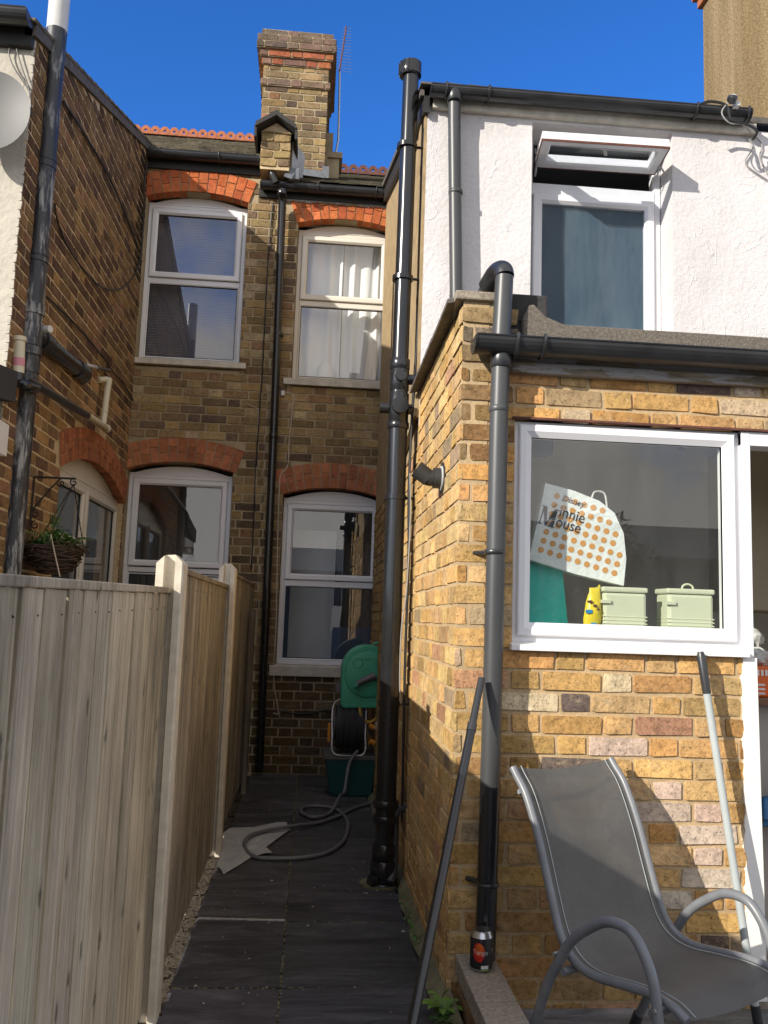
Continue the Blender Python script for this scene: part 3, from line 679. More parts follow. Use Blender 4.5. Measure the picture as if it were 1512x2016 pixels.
def ridgetiles(parent, x0, x1, y, z0, z1, n, mat, w=None):
    mb = MB(); w = (x1-x0)/n
    for i in range(n):
        a = x0+i*w; zz = z0+(z1-z0)*(i+.5)/n; c = [random.uniform(.8, 1.2)]*3
        # crest with a round hole: outer octagon-ish outline and inner circle, extruded
        cx, cz, r = a+w/2, zz+w*.55, w*.145
        out = []; K = 20
        for k in range(K):
            t = 2*math.pi*k/K; dx, dz = math.cos(t), math.sin(t)
            s = min(.485/abs(dx) if abs(dx) > 1e-6 else 9, (.50 if dz > 0 else .72)/abs(dz) if abs(dz) > 1e-6 else 9, (.68/(abs(dx)+abs(dz))) if dz > 0 else 9)
            out.append((cx+dx*s*w, cz+dz*s*w))
        inn = [(cx+r*math.cos(2*math.pi*k/K), cz+r*math.sin(2*math.pi*k/K)) for k in range(K)]
        for k in range(K):
            k2 = (k+1) % K
            mb.prism([(out[k][0], y, out[k][1]), (out[k2][0], y, out[k2][1]), (inn[k2][0], y, inn[k2][1]), (inn[k][0], y, inn[k][1])], (0, .03, 0), 0, c)
        mb.prism([(a+.004, y-.10, zz-w*.30), (a+w-.004, y-.10, zz-w*.30), (a+w-.004, y-.002, zz-w*.03), (a+.004, y-.002, zz-w*.03)], (0, 0, .02), 0, c)
    return mb.build('ridge_tiles', parent, mat)
roofslope(NH, -3.6, -.62, 7.30, 5.335, 11.4, 7.77, gauge=.21)
ridgetiles(NH, -3.0, -.94, 11.40, 7.80, 7.80, 16, 'terracotta')
roofslope(OH, -.30, 2.2, 7.30, 5.13, 11.4, 7.42, tone=(.5, .8))
ridgetiles(OH, -.02, 1.36, 11.40, 7.45, 7.45, 10, 'terracotta_dark')
mb = MB(); mb.box(XL-.2, -.44, 7.372, 7.40, 5.20, 5.36); mb.build('fascia', NH, 'fascia_black')
mb = MB(); mb.box(-.62, XS, 7.372, 7.40, 5.0, 5.15); mb.build('fascia', OH, 'fascia_black')
mb = MB()
for i in range(18):
    x = -.42+i*.052; mb.prism([(x, 7.380, 4.99-random.random()*.02), (x+.056, 7.380, 4.99-random.random()*.02), (x+.056, 7.380, 5.0), (x, 7.380, 5.0)], (0, .015, 0))
mb.build('decayed_soffit', OH, 'flaking_paint')

# ------- rear wing of the neighbour: brick side wall, rendered end wall, verge
vz = lambda y: 4.45+.345*(y-4.45)
wy0, wy1, ws = 5.52, 7.36, 2.20
def leftskip(u, v): return skS(u, v)
skS = arch(NH, SIDEL, wy0, wy1, 2.19, .17, .215, PAL_REDDULL, depth=.06, label='dull red brick arch over the side window, seen edge-on')
hS = [(wy0, wy1, .35, 2.36)]
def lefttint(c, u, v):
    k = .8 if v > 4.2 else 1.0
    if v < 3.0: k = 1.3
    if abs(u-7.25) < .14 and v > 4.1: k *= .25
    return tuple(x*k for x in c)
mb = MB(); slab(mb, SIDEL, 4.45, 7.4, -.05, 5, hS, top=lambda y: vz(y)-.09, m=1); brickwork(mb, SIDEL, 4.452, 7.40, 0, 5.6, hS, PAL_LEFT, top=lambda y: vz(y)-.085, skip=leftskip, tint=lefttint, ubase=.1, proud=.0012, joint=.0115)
mb.build('wing_side_wall', NH, ['old_brick', 'mortar_pale'])
mb = MB(); mb.box(-5, XL-.012, 4.44, 4.60, -.05, 4.33); mb.build('wing_end_wall', NH, 'cream_render')
# jagged render edge
mb = MB()
for i in range(90):
    z = i*.048; mb.prism([(XL-.014, 4.438, z), (XL+.001+random.random()*.010, 4.438, z+.004), (XL+.001+random.random()*.010, 4.438, z+.046), (XL-.014, 4.438, z+.049)], (0, .01, 0))
mb.build('render_edge', NH, 'cream_render')
mb = MB()
for k in range(22):   # verge tiles stepping up the slope
    y = 4.36+k*.145; z = vz(y); c = [random.uniform(.6, 1)]*3
    mb.prism([(XL+.025+jit(.006), y, z-.045), (XL+.025, y+.17, z-.045+.05), (XL+.025, y+.17, z-.026+.05), (XL+.025, y, z-.026)], (-3.2, 0, 0), 0, c)
mb.build('wing_roof', NH, 'roof_tiles')
mb = MB(); mb.prism([(XL+.02, 4.4, vz(4.4)-.115), (XL+.02, 7.5, vz(7.5)-.115), (XL+.02, 7.5, vz(7.5)-.04), (XL+.02, 4.4, vz(4.4)-.04)], (-.06, 0, 0)); mb.build('verge_mortar', NH, 'slate')
mb = MB(); mb.box(-5, XL-.0, 4.40, 4.44, 4.26, 4.42); mb.build('fascia', NH, 'fascia_black')
# side window (door set)
wS = window(NH, SIDEL, wy0, wy1, .37, 2.195, .05, [(0, .42, .76, 1, 'sash'), (0, .42, 0, .73, 'fixed'), (.45, 1, 0, 1, 'sash')], .165, mull=[('h', .745, 0, .42, .05), ('v', .435, 0, 1, .05)], mat='upvc_cream')
room(NH, -2.9, -1.70, 5.5, 7.37, .1, 2.5, 'interior_dim', name='side_room', open_front=False)
# grey felt porch roof at the far left edge
P = at(27, 830, Y=4.43)
mb = MB(); mb.prism([(P.x, 3.6, P.z-.02), (-3.2, 3.6, P.z-.02), (-3.2, 4.43, P.z+.1), (P.x, 4.43, P.z+.1)], (0, 0, .16)); mb.build('porch_roof', NH, 'felt_dark')
mb = MB(); mb.box(-3.2, P.x-.02, 3.62, 4.43, P.z-.18, P.z-.021); mb.build('porch_fascia', NH, 'white_sill')

# ================================================================== CHIMNEY + PIER
CH = empty('chimney_stack', (-.37, 8.3, 5.3), 'tall corbelled brick chimney rising between the two roofs', 'chimney')
CF = Plane((0, 7.95, 0), (1, 0, 0), (0, -1, 0)); CR = Plane((-.055, 0, 0), (0, 1, 0), (1, 0, 0)); CL = Plane((-.69, 0, 0), (0, 1, 0), (-1, 0, 0))
mb = MB(); mb.box(-.688, -.057, 7.952, 8.85, 5.0, 6.95, 1)
brickwork(mb, CF, -.69, -.055, 5.2, 6.95, (), PAL_CHIM, rough=.003); brickwork(mb, CR, 7.95, 8.85, 5.2, 6.95, (), PAL_CHIM, ubase=.05); brickwork(mb, CL, 7.95, 8.85, 5.2, 6.95, (), PAL_CHIM)
mb.build('shaft', CH, ['old_brick', 'mortar_dark'])
def band(z, out, mat_pal, h=.066):
    mb = MB(); x0, x1, y0, y1 = -.69-out, -.055+out, 7.95-out, 8.85+out
    mb.box(x0+.004, x1-.004, y0+.004, y1-.004, z-.004, z+h+.004, 1)
    for pl, a, b in ((Plane((0, y0, 0), (1, 0, 0), (0, -1, 0)), x0, x1), (Plane((x1, 0, 0), (0, 1, 0), (1, 0, 0)), y0, y1), (Plane((x0, 0, 0), (0, 1, 0), (-1, 0, 0)), y0, y1)):
        brickwork(mb, pl, a, b, z, z+h, (), mat_pal, course=h+.008, vbase=z-.004, joint=.009, proud=.004, rough=.003, ubase=random.random()*.2)
    return mb.build('corbel_course', CH, ['old_brick', 'mortar_dark'])
DK = [(3, (.16, .115, .085)), (2, (.20, .13, .10)), (1, (.13, .10, .08))]; RD = [(3, (.36, .12, .065)), (2, (.2, .12, .09)), (1, (.42, .15, .07))]
band(6.435, .022, DK); band(6.655, .018, RD); band(6.728, .040, RD); band(6.800, .068, DK); band(6.873, .062, DK); band(6.945, .03, DK)
mb = MB(); mb.box(-.06, .02, 8.55, 8.9, 5.6, 6.35); mb.build('rear_shaft', CH, 'mortar_dark')
mb = MB(); mb.prism([(-.35, 7.90, 5.52), (-.05, 7.90, 5.50), (-.05, 7.93, 5.58), (-.35, 7.93, 5.60)], (0, .02, .015)); mb.box(-.075, -.01, 7.9, 8.3, 5.5, 5.62); mb.build('lead_flashing', CH, 'lead')
mb = MB(); mb.box(-.03, .09, 8.3, 8.6, 5.6, 5.93); mb.box(-.03, .12, 8.28, 8.62, 5.93, 5.99); mb.build('corbel_bricks', CH, 'mortar_dark')
# party wall pier with gabled coping
PI = empty('parapet_pier', (-.47, 7.4, 5.2), 'small brick parapet pier with gabled coping at the chimney foot', 'pier')
PF = Plane((0, 7.16, 0), (1, 0, 0), (0, -1, 0)); PR = Plane((-.355, 0, 0), (0, 1, 0), (1, 0, 0))
mb = MB(); mb.box(-.608, -.357, 7.163, 7.94, 5.15, 5.50, 1); mb.prism([(-.608, 7.163, 5.5), (-.357, 7.163, 5.5), (-.4825, 7.163, 5.585)], (0, .8, 0), 1)
brickwork(mb, PF, -.61, -.355, 5.17, 5.5, (), PAL_CHIM, rough=.006, proud=.01); brickwork(mb, PR, 7.16, 7.94, 5.17, 5.5, (), PAL_CHIM)
mb.build('pier_brickwork', PI, ['old_brick', 'mortar_pale'])
mb = MB()
for sx in (-1, 1):
    a = [(-.4825, 7.06, 5.60), (-.4825+sx*.175, 7.06, 5.485), (-.4825+sx*.175, 7.06, 5.525), (-.4825, 7.06, 5.645)]; mb.prism(a, (0, .88, .0))
    mb.prism([(-.4825+sx*.165, 7.08, 5.40), (-.4825+sx*.185, 7.08, 5.40), (-.4825+sx*.185, 7.08, 5.51), (-.4825+sx*.165, 7.08, 5.51)], (0, .5, 0))
mb.build('gabled_coping', PI, 'felt_dark')
mb = MB(); mb.prism([(-.35, 7.25, 5.18), (-.27, 7.75, 5.33), (-.25, 7.75, 5.62), (-.345, 7.25, 5.47)], (.012, -.012, 0)); mb.build('render_skirt', PI, 'sill_stone')
mb = MB(); mb.prism([(-.40, 7.17, 5.10), (-.33, 7.17, 5.08), (-.30, 7.2, 5.16), (-.37, 7.2, 5.2)], (0, .02, 0)); mb.box(-.36, -.27, 7.2, 7.3, 5.1, 5.2); mb.build('lead_apron', PI, 'lead')

# aerial
AE = empty('tv_aerial', (.0, 8.4, 5.6), 'tall thin television aerial on a cranked mast beside the chimney', 'aerial')
q = lambda x, y: at(x, y, Y=8.4)
mb = MB(); mb.tube([q(658, 318), q(666, 276), q(668, 200), q(669, 142)], .011, 10); mb.build('mast', AE, 'galvanised')
mb = MB(); b0, b1 = q(668, 142), q(682, 52); mb.tube([b0, b1], .008, 8); mb.build('boom', AE, 'terracotta_dark')
for k in range(15):
    t = (k+.5)/15; c = b0.lerp(b1, t); w = .125*(1-t*.6)
    d = Vector((.995, .05, -.04)).normalized()
    mb = MB(); mb.tube([c-d*w*.55, c+d*w], .0022, 5); mb.build('element', AE, 'galvanised')

# ================================================================== RENDERED EXTENSION
RE = empty('rendered_extension', (1.5, YW, 0), 'white roughcast upper storey with an open bathroom window', 'extension')
w5 = (1.096, 1.888, 2.90, 4.037); RT = 4.09
mb = MB(); slab(mb, WHITE, XS-.004, 4.6, 2.3, RT, [(w5[0], w5[1], w5[2]-.3, w5[3])], depth=.003, n0=0.0); slab(mb, WHITE, XS+.105, 4.6, 2.3, RT, [(w5[0], w5[1], w5[2]-.3, w5[3])], depth=.22, n0=-.0035); mb.build('rendered_wall', RE, 'white_render')
mb = MB(); mb.prism([(XS, YW+.004, 0.0), (XS, 7.39, 0.0), (XS, 7.39, 4.12+.33*(3.02)), (XS, YW+.004, 4.12)], (.10, 0, 0)); mb.build('side_wall', RE, 'tan_render')
mb = MB()
for y0, y1 in ((4.375, 4.50), (4.54, 4.68)): mb.box(XS-.016, XS-.001, y0, y1, 2.35, 4.1)
mb.build('side_batten', RE, 'tan_render')
# side-wall brickwork low down (below the roughcast)
mb = MB(); brickwork(mb, SIDER, YW+.0, 7.39, 0.02, 2.2, (), PAL_SIDE, proud=.005, tint=lambda c, u, v: tuple(x*(.75 if u > 5 else .95) for x in c))
mb.build('side_brickwork', RE, ['stock_brick'])
mb = MB(); mb.prism([(XS-.05, 4.33, 4.115), (XS-.05, 7.5, 5.20), (XS-.05, 7.5, 5.24), (XS-.05, 4.33, 4.15)], (4, 0, 0)); mb.build('roof', RE, 'slate')
mb = MB(); mb.prism([(XS-.03, 4.33, 4.02), (XS-.03, 7.45, 5.05), (XS-.03, 7.45, 5.24), (XS-.03, 4.33, 4.18)], (.03, 0, 0)); mb.build('bargeboard', RE, 'fascia_black')
mb = MB()
for k in range(3):
    x = XS-.055+k*.1*1.3; mb.prism([(x, 4.27, 4.145+jit(.008)), (x+.115, 4.27, 4.145+jit(.008)), (x+.115, 4.5, 4.215), (x, 4.5, 4.215)], (0, 0, .012))
mb.build('eaves_slates', RE, 'slate')
mb = MB(); mb.box(XS+.02, 2.36, 4.335, 4.369, 4.055, 4.13); mb.build('fascia', RE, 'sill_stone')
# window: fixed frame with lower light; open top-hung vent
q = Plane((0, 4.53, 0), (1, 0, 0), (0, -1, 0))
mb = MB(); ring(mb, q, w5[0]+.01, w5[1]-.005, 2.86, w5[3]+.05, F_OUT)
zt = 3.735; mb.prism([q(w5[0]+.04, zt-.035, -.055), q(w5[1]-.04, zt-.035, -.055), q(w5[1]-.04, zt-.035, .003), q(w5[0]+.04, zt-.035, .003)], (0, 0, .07))
W5 = mb.build('window', RE, 'upvc')
mb = MB(); ring(mb, q, w5[0]+.05, w5[1]-.045, 2.895, zt-.03, F_SASH); mb.build('sash', W5, 'upvc')
mb = MB(); mb.quad([q(w5[0]+.09, 2.93, -.01), q(w5[1]-.085, 2.93, -.01), q(w5[1]-.085, zt-.07, -.01), q(w5[0]+.09, zt-.07, -.01)]); mb.build('pane', W5, 'glass_dirty')
A, B, C, D = Vector((1.145, 4.49, 3.875)), Vector((1.835, 4.49, 3.885)), at(1338, 288, Y=4.19), at(1068, 265, Y=4.19)
ux = (B-A).normalized(); vy = (D-A).normalized(); nn = ux.cross(vy).normalized()
class SP:
    N = nn; U = ux
    def __call__(s, u, v, n=0): return A + ux*u + vy*v + nn*n
sp = SP(); LW, LH = (B-A).length, (D-A).length
mb = MB(); ring(mb, sp, 0, LW, 0, LH, [(0, -.02), (0, .03), (.045, .03), (.055, .02), (.055, -.02)])
VS = mb.build('open_vent', W5, 'upvc')
mb = MB(); mb.quad([sp(.05, .05, .01), sp(LW-.05, .05, .01), sp(LW-.05, LH-.05, .01), sp(.05, LH-.05, .01)]); mb.build('pane', W5, 'glass_dirty')
mb = MB(); ring(mb, sp, -.004, LW+.004, -.004, LH+.004, [(0, .022), (0, .034), (.004, .034), (.004, .022)]); mb.build('weather_seal', W5, 'terracotta_dark')
hs = -1
mb = MB(); c0 = sp(LW*.5, LH*.80, -.03); mb.box(c0.x-.03, c0.x+.03, c0.y-.01, c0.y+.01, c0.z-.02, c0.z+.002); mb.tube([c0+Vector((0, 0, -.01)), c0+Vector((0, -.0, -.045)), c0+Vector((.02, .03, -.075))], .009, 8); mb.build('handle', W5, 'white_metal')
for sx in (.0, LW):
    mb = MB(); e = sp(sx, LH*.55, -.01); mb.tube([(w5[0]+.05 if sx == 0 else w5[1]-.05, 4.49, 3.79), e], .006, 6); mb.tube([(w5[0]+.05 if sx == 0 else w5[1]-.05, 4.49, 3.95), sp(sx, LH*.2, -.01)], .006, 6); mb.build('window_stay', W5, 'galvanised')
room(RE, 1.0, 2.6, 4.62, 6.2, 2.6, 4.12, 'interior_dim', name='bathroom')
mb = MB(); mb.quad([(1.12, 4.552, 2.88), (1.87, 4.552, 2.88), (1.87, 4.552, 3.72), (1.12, 4.552, 3.72)]); mb.build('privacy_blind', W5, 'frosted')
# render reveal cheeks are the slab itself; head board
mb = MB(); mb.box(w5[0]-.0, w5[1]+.0, 4.40, 4.52, 4.0375, 4.075); mb.build('head_board', RE, 'white_sill')

# ================================================================== KITCHEN EXTENSION
KE = empty('kitchen_extension', (1.1, YF, 0), 'single storey yellow stock brick extension with a wide white window', 'extension')
kw = (.728, 1.598, 1.235, 2.055)
hK = [(kw[0], 1.64, kw[2]-.03, kw[3]), (1.60, 2.6, -.1, kw[3])]
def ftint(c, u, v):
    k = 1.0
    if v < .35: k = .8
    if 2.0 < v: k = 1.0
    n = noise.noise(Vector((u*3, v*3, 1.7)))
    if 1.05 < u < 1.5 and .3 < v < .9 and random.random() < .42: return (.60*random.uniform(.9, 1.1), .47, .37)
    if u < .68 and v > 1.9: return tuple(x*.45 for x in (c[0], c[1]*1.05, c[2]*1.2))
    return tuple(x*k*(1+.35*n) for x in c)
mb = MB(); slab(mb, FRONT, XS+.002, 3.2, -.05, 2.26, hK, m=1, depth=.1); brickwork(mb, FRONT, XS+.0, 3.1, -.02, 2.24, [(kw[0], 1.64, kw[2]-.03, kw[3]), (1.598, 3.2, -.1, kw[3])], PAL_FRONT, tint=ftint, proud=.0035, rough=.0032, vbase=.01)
mb.build('front_wall', KE, ['stock_brick', 'mortar_sandy'])
mb = MB(); slab(mb, SIDER, YF-.0, YW+.05, -.05, 2.52, (), m=1, depth=.1); brickwork(mb, SIDER, YF-.004, YW+.02, 0, 2.50, (), PAL_SIDE, proud=.0025, rough=.003, vbase=.01, ubase=.06)
mb.build('side_wall', KE, ['stock_brick', 'mortar_sandy'])
# parapet upstand on top of the side wall at the front (dark engineering brick under coping)
mb = MB(); mb.box(XS+.003, .735, YF+.002, YF+.20, 2.26, 2.50, 1)
brickwork(mb, FRONT, XS-.001, .735, 2.25, 2.50, (), [(3, (.20, .16, .12)), (2, (.28, .20, .10))], rough=.005, proud=.006, vbase=.01)
mb.build('parapet', KE, ['stock_brick', 'mortar_dark'])
mb = MB(); mb.box(XS-.03, .66, YF-.02, YF+.22, 2.50, 2.535); mb.build('parapet_coping', KE, 'coping', bevel=.006)
mb = MB(); mb.box(.66, .845, YF-.005, YF+.3, 2.43, 2.54); mb.box(.67, .83, YF-.0, YF+.3, 2.36, 2.44); mb.build('felt_upstand', KE, 'felt_dark', bevel=.006)
for k, (y0, y1) in enumerate(((YF+.02, YF+.46), (YF+.47, YF+.90), (YF+.91, YW))):
    mb = MB(); mb.prism([(XS-.055, y0, 2.495-.006*k), (XS+.12, y0, 2.53), (XS+.12, y0, 2.545), (XS-.055, y0, 2.512-.006*k)], (0, y1-y0, -.012)); mb.build('slate_coping', KE, 'slate')
mb = MB(); mb.prism([(XS-.03, YW+.02, 2.36), (XS-.005, YW+.02, 2.36), (XS-.005, YW+.02, 2.50), (XS-.02, YW+.02, 2.50)], (0, .65, -.12)); mb.build('mortar_fillet', KE, 'mortar_dark')
# lean-to roof, felt kerb, fascia board
kt = at(1200, 646, Y=YF-.035).z
mb = MB(); mb.prism([(.70, YF-.03, kt-.06), (3.3, YF-.03, kt-.06), (3.3, YW-.002, kt+.06), (.70, YW-.002, kt+.06)], (0, 0, .02)); mb.build('roof', KE, 'felt_dark')
kx = []
zt0 = at(1125, 640, Y=YF-.02).z
kt = at(1200, 646, Y=YF-.035).z; kb = kt-.07
mb = MB(); mb.prism([(.745, YF-.035, kb), (3.3, YF-.035, kb), (3.3, YF-.035, kt), (.90, YF-.035, kt+.004), (.83, YF-.035, kt+.03), (.785, YF-.035, kt+.075), (.765, YF-.035, kt+.07), (.745, YF-.035, kt+.02)], (0, .08, 0)); mb.build('felt_kerb', KE, 'felt_grit', bevel=.004)
mb = MB(); mb.box(.70, 3.3, YF-.03, YF-.003, 2.225, kt-.07); mb.box(.70, 3.3, YF-.038, YF-.03, 2.225, 2.265); mb.build('fascia', KE, 'flaking_paint', bevel=.002)
mb = MB(); mb.box(.715, 3.2, YF-.014, YF+.08, 2.055, 2.063); mb.build('lintel_angle', KE, 'terracotta_dark')
# white window + door frame
q = Plane((0, YF+.02, 0), (1, 0, 0), (0, -1, 0))
mb = MB(); ring(mb, q, kw[0], kw[1], 1.235, kw[3]-.003, [(0, -.06), (0, .0), (.035, .0), (.045, -.01), (.045, -.06)]); KW = mb.build('window', KE, 'upvc')
mb = MB(); ring(mb, q, kw[0]+.018, 1.578, 1.258, 2.04, [(0, -.03), (0, .014), (.005, .018), (.026, .018), (.048, .004), (.048, -.03)]); mb.build('sash', KW, 'upvc')
mb = MB(); ring(mb, q, kw[0]+.062, 1.534, 1.302, 1.996, [(0, -.01), (0, .003), (.004, .003), (.004, -.01)]); mb.build('gasket', KW, 'rubber_black')
mb = MB(); mb.quad([q(kw[0]+.06, 1.30, -.005), q(1.536, 1.30, -.005), q(1.536, 1.998, -.005), q(kw[0]+.06, 1.998, -.005)]); mb.build('pane', KW, 'glass_kitchen')
mb = MB(); mb.prism([(kw[0]-.01, YF-.035, 1.205), (kw[0]-.01, YF-.035, 1.226), (kw[0]-.01, YF+.03, 1.236), (kw[0]-.01, YF+.03, 1.205)], (.885, 0, 0)); mb.build('sill', KW, 'white_sill', bevel=.002)
mb = MB(); mb.box(1.60, 1.635, YF-.002, YF+.09, 1.205, 2.05); mb.box(1.60, 3.2, YF+.0, YF+.09, 2.0, 2.054); mb.build('door_frame', KE, 'upvc', bevel=.002)
mb = MB()
N = 60; pts = []
for i in range(N+1): pts.append((1.585+.012*noise.noise(Vector((i*.35, 3, 0)))+jit(.003), YF-.012, 1.204-i*1.19/N))
mb.prism(pts + [(1.655, YF-.012, .014), (1.640, YF-.012, 1.204)], (0, .11, 0)); mb.build('door_jamb', KE, 'white_sill')
# kitchen interior
KR = room(KE, .64, 3.2, YF+.10, 5.0, .12, 2.25, 'interior_wall', 'floor_tile_inside', name='kitchen_room')
mb = MB(); mb.box(1.60, 3.2, YF+.0, YF+.12, -.02, .12); mb.build('door_step', KE, 'coping')
KC = empty('kitchen_cabinet', (1.9, 4.0, 1.3), 'cream wall cabinet inside the open doorway', 'cabinet')
a = at(1466, 900, Y=3.95); b = at(1512, 1205, Y=3.95)
box_obj('carcass', a.x-.02, 2.7, 3.97, 4.3, b.z, 2.2, 'cabinet_cream', KC)
for k in range(3): box_obj('cabinet_door', a.x-.02+k*.19, a.x+.165+k*.19, 3.945, 3.968, b.z+.005, 2.2, 'cabinet_cream', KC, .004)
wt = at(1490, 1372, Y=3.55)
PN = empty('kitchen_counter', (2.1, 3.8, .12), 'grey kitchen counter with a brown worktop just inside the doorway', 'counter')
box_obj('base_panel', at(1475, 1500, Y=3.55).x, 2.9, 3.57, 4.2, .12, wt.z-.03, 'panel_grey', PN); box_obj('worktop', at(1472, 1375, Y=3.5).x, 2.95, 3.5, 4.25, wt.z-.03, wt.z, 'worktop', PN, .003)
pk = empty('snack_packet', (1.86, 3.6, wt.z), 'orange printed packet on the brown worktop', 'packet')
a = at(1474, 1362, Y=3.55); b = at(1530, 1312, Y=3.55)
box_obj('packet_body', a.x, a.x+.14, 3.53, 3.60, wt.z+.001, b.z, 'orange_pack', pk, .006)
mb = MB()
for k in range(4): mb = MB(); mb.box(a.x+.008+k*.018, a.x+.018+k*.018, 3.527, 3.5295, b.z-.04, b.z-.015); mb.build('printed_stripe', pk, 'white_print')
for k in range(3): mb = MB(); mb.box(a.x+.03, a.x+.06, 3.527, 3.5295, wt.z+.012+k*.018, wt.z+.02+k*.018); mb.build('printed_line', pk, 'white_print')
mb = MB(); mb.box(a.x+.10, a.x+.139, 3.525, 3.5295, wt.z+.02, b.z-.02); mb.build('print_panel', pk, 'yellow_bag')
def blob(name, c, rx, ry, rz, mat, amp=.25, seed=0, sc=2.2, parent=None, seg=24, **t):
    mb = MB(); R = seg//2
    for j in range(R+1):
        th = math.pi*j/R
        for i in range(seg):
            ph = 2*math.pi*i/seg; d = Vector((math.sin(th)*math.cos(ph), math.sin(th)*math.sin(ph), math.cos(th)))
            k = 1+amp*noise.noise(d*sc+Vector((seed, 0, 0))); mb.v.append(Vector((c[0]+d.x*rx*k, c[1]+d.y*ry*k, c[2]+d.z*rz*k)))
    for j in range(R):
        for i in range(seg): i2 = (i+1) % seg; mb.face([j*seg+i, j*seg+i2, (j+1)*seg+i2, (j+1)*seg+i])
    return mb.build(name, parent, mat, smooth=True, **t)
blob('bread_bag', (a.x+.06, 3.60, b.z+.035), .06, .04, .04, 'clear_film', .5, 3, label='clear plastic bag of bread on top of the orange packet', category='bag')
blob('fruit_bag', (a.x+.09, 3.72, b.z+.11), .06, .05, .06, 'clear_film', .4, 8, label='second clear bag behind the bread bag in the doorway', category='bag')
# blue chair inside
BC = empty('dining_chair', (1.95, 3.45, .12), 'blue dining chair with a black frame inside the doorway', 'chair')
a = at(1505, 1600, Y=3.45); b = at(1497, 1655, Y=3.45)
mb = MB(); mb.prism([(a.x-.03, 3.40, a.z-.02), (a.x+.38, 3.40, a.z-.02), (a.x+.38, 3.44, a.z+.12), (a.x-.01, 3.44, a.z+.06)], (0, .03, 0)); mb.build('backrest', BC, 'blue_box', bevel=.01)
mb = MB(); mb.box(a.x-.03, a.x+.4, 3.42, 3.8, a.z-.05, a.z-.02); mb.build('seat', BC, 'blue_box', bevel=.01)
for k, (x, y) in enumerate(((a.x-.04, 3.42), (a.x+.38, 3.42), (a.x+.38, 3.8), (a.x-.02, 3.8))):
    mb = MB(); mb.tube(smoothpath([(x+.02, y, a.z-.02), (x, y, a.z-.06), (x-.01, y, .12)], 4), .012, 8); mb.build('leg', BC, 'grip_black')

# ---- things on the kitchen window ledge
LZ = 1.292
box_obj('inner_sill', .70, 1.62, YF+.085, YF+.42, LZ-.03, LZ, 'white_sill', KE)
def txt(body, size, loc, ux_, uz_, mat, name, parent, extr=.0006, shear=0, bend=None, sx=1.0):
    cu_ = bpy.data.curves.new('txt', 'FONT'); cu_.body = body; cu_.size = size; cu_.extrude = extr; cu_.resolution_u = 3; cu_.shear = shear; cu_.offset = size*.002
    to = bpy.data.objects.new('txt', cu_); S.collection.objects.link(to)
    dg = bpy.context.evaluated_depsgraph_get(); dg.update(); me = bpy.data.meshes.new_from_object(to.evaluated_get(dg)); bpy.data.objects.remove(to)
    mb = MB(); ux_ = Vector(ux_).normalized(); uz_ = Vector(uz_).normalized(); nz = ux_.cross(uz_)
    for v in me.vertices:
        if bend: mb.v.append(bend(v.co.x*sx, v.co.y, v.co.z))
        else: mb.v.append(Vector(loc)+ux_*v.co.x*sx+uz_*v.co.y+nz*v.co.z)
    for p in me.polygons: mb.face(list(p.vertices))
    bpy.data.meshes.remove(me)
    return mb.build(name, parent, mat)
# spotted gift bag: a leaning carrier with two visible sides
GB = empty('gift_bag', (1.03, 3.27, 1.45), 'white paper carrier bag with orange spots propped behind the kitchen window', 'gift bag')
BY = 3.225; g4 = at(1041, 1101, Y=BY); gu = (at(1136, 1131, Y=BY)-g4).normalized(); gn = V3m = Vector((0, -1, 0)); gv = gu.cross(gn); gv = gv if gv.z > 0 else -gv
bagpoly = [(1041, 1101), (1136, 1131), (1228, 1153), (1233, 1100), (1228, 1050), (1210, 1010), (1180, 986), (1130, 966), (1074, 951), (1060, 1018)]
bp = [at(x, y, Y=BY) for x, y in bagpoly]
loc = [((p-g4).dot(gu), (p-g4).dot(gv)) for p in bp]
def inside(u, v, m):
    n = len(loc)
    for k in range(n):
        (a, b), (c, d) = loc[k], loc[(k+1) % n]; L = math.hypot(c-a, d-b)
        if ((c-a)*(v-b)-(d-b)*(u-a))/L < m and k != 8 and k != 9: return False
    return u > .012-.0*v
mb = MB(); mb.prism(bp, (0, .055, 0))
for j in range(10):
    for i in range(12):
        u = -.04+i*.0372+j*.0006; v = .012+j*.0365
        if not inside(u, v, .0125): continue
        c = g4+gu*u+gv*v
        mb.prism([c+gu*(.0117*math.cos(k*math.pi/9))+gv*(.0117*math.sin(k*math.pi/9))+gn*.0004 for k in range(18)], gn*.0008, 1)
mb.build('bag_body', GB, ['paper_white', 'dot_orange'])
onb = lambda x, y, h=.0018: at(x, y, Y=BY)+gn*h
txt('Disney', .033, onb(1105, 985), gu, gv, 'ink_black', 'lettering', GB, shear=.2)
txt('innie', .060, onb(1099, 1015), gu, gv, 'ink_black', 'lettering', GB, sx=.90)
txt('ouse', .060, onb(1092, 1035), gu, gv, 'ink_black', 'lettering', GB, sx=.88)
m0 = onb(1057, 1029); mb = MB(); MH, MWd = .072, .066
for k, poly in enumerate([[(.10, 0), (.17, 0), (.20, 1), (.13, 1)], [(.10, 1), (.34, 1), (.58, 0), (.46, 0)], [(.46, 0), (.56, 0), (.92, 1), (.82, 1)], [(.72, 0), (.96, 0), (.98, 1), (.80, 1)],
        [(0, 0), (.28, 0), (.28, .04), (0, .04)], [(.02, .96), (.24, .96), (.24, 1), (.02, 1)], [(.62, 0), (1.06, 0), (1.06, .04), (.62, .04)], [(.84, .96), (1.12, .96), (1.12, 1), (.84, 1)]]):
    mb.prism([m0+gu*a*MWd+gv*b*MH+gn*(.00025*k) for a, b in poly], gn*.0006)
mb.build('lettering', GB, 'ink_black')
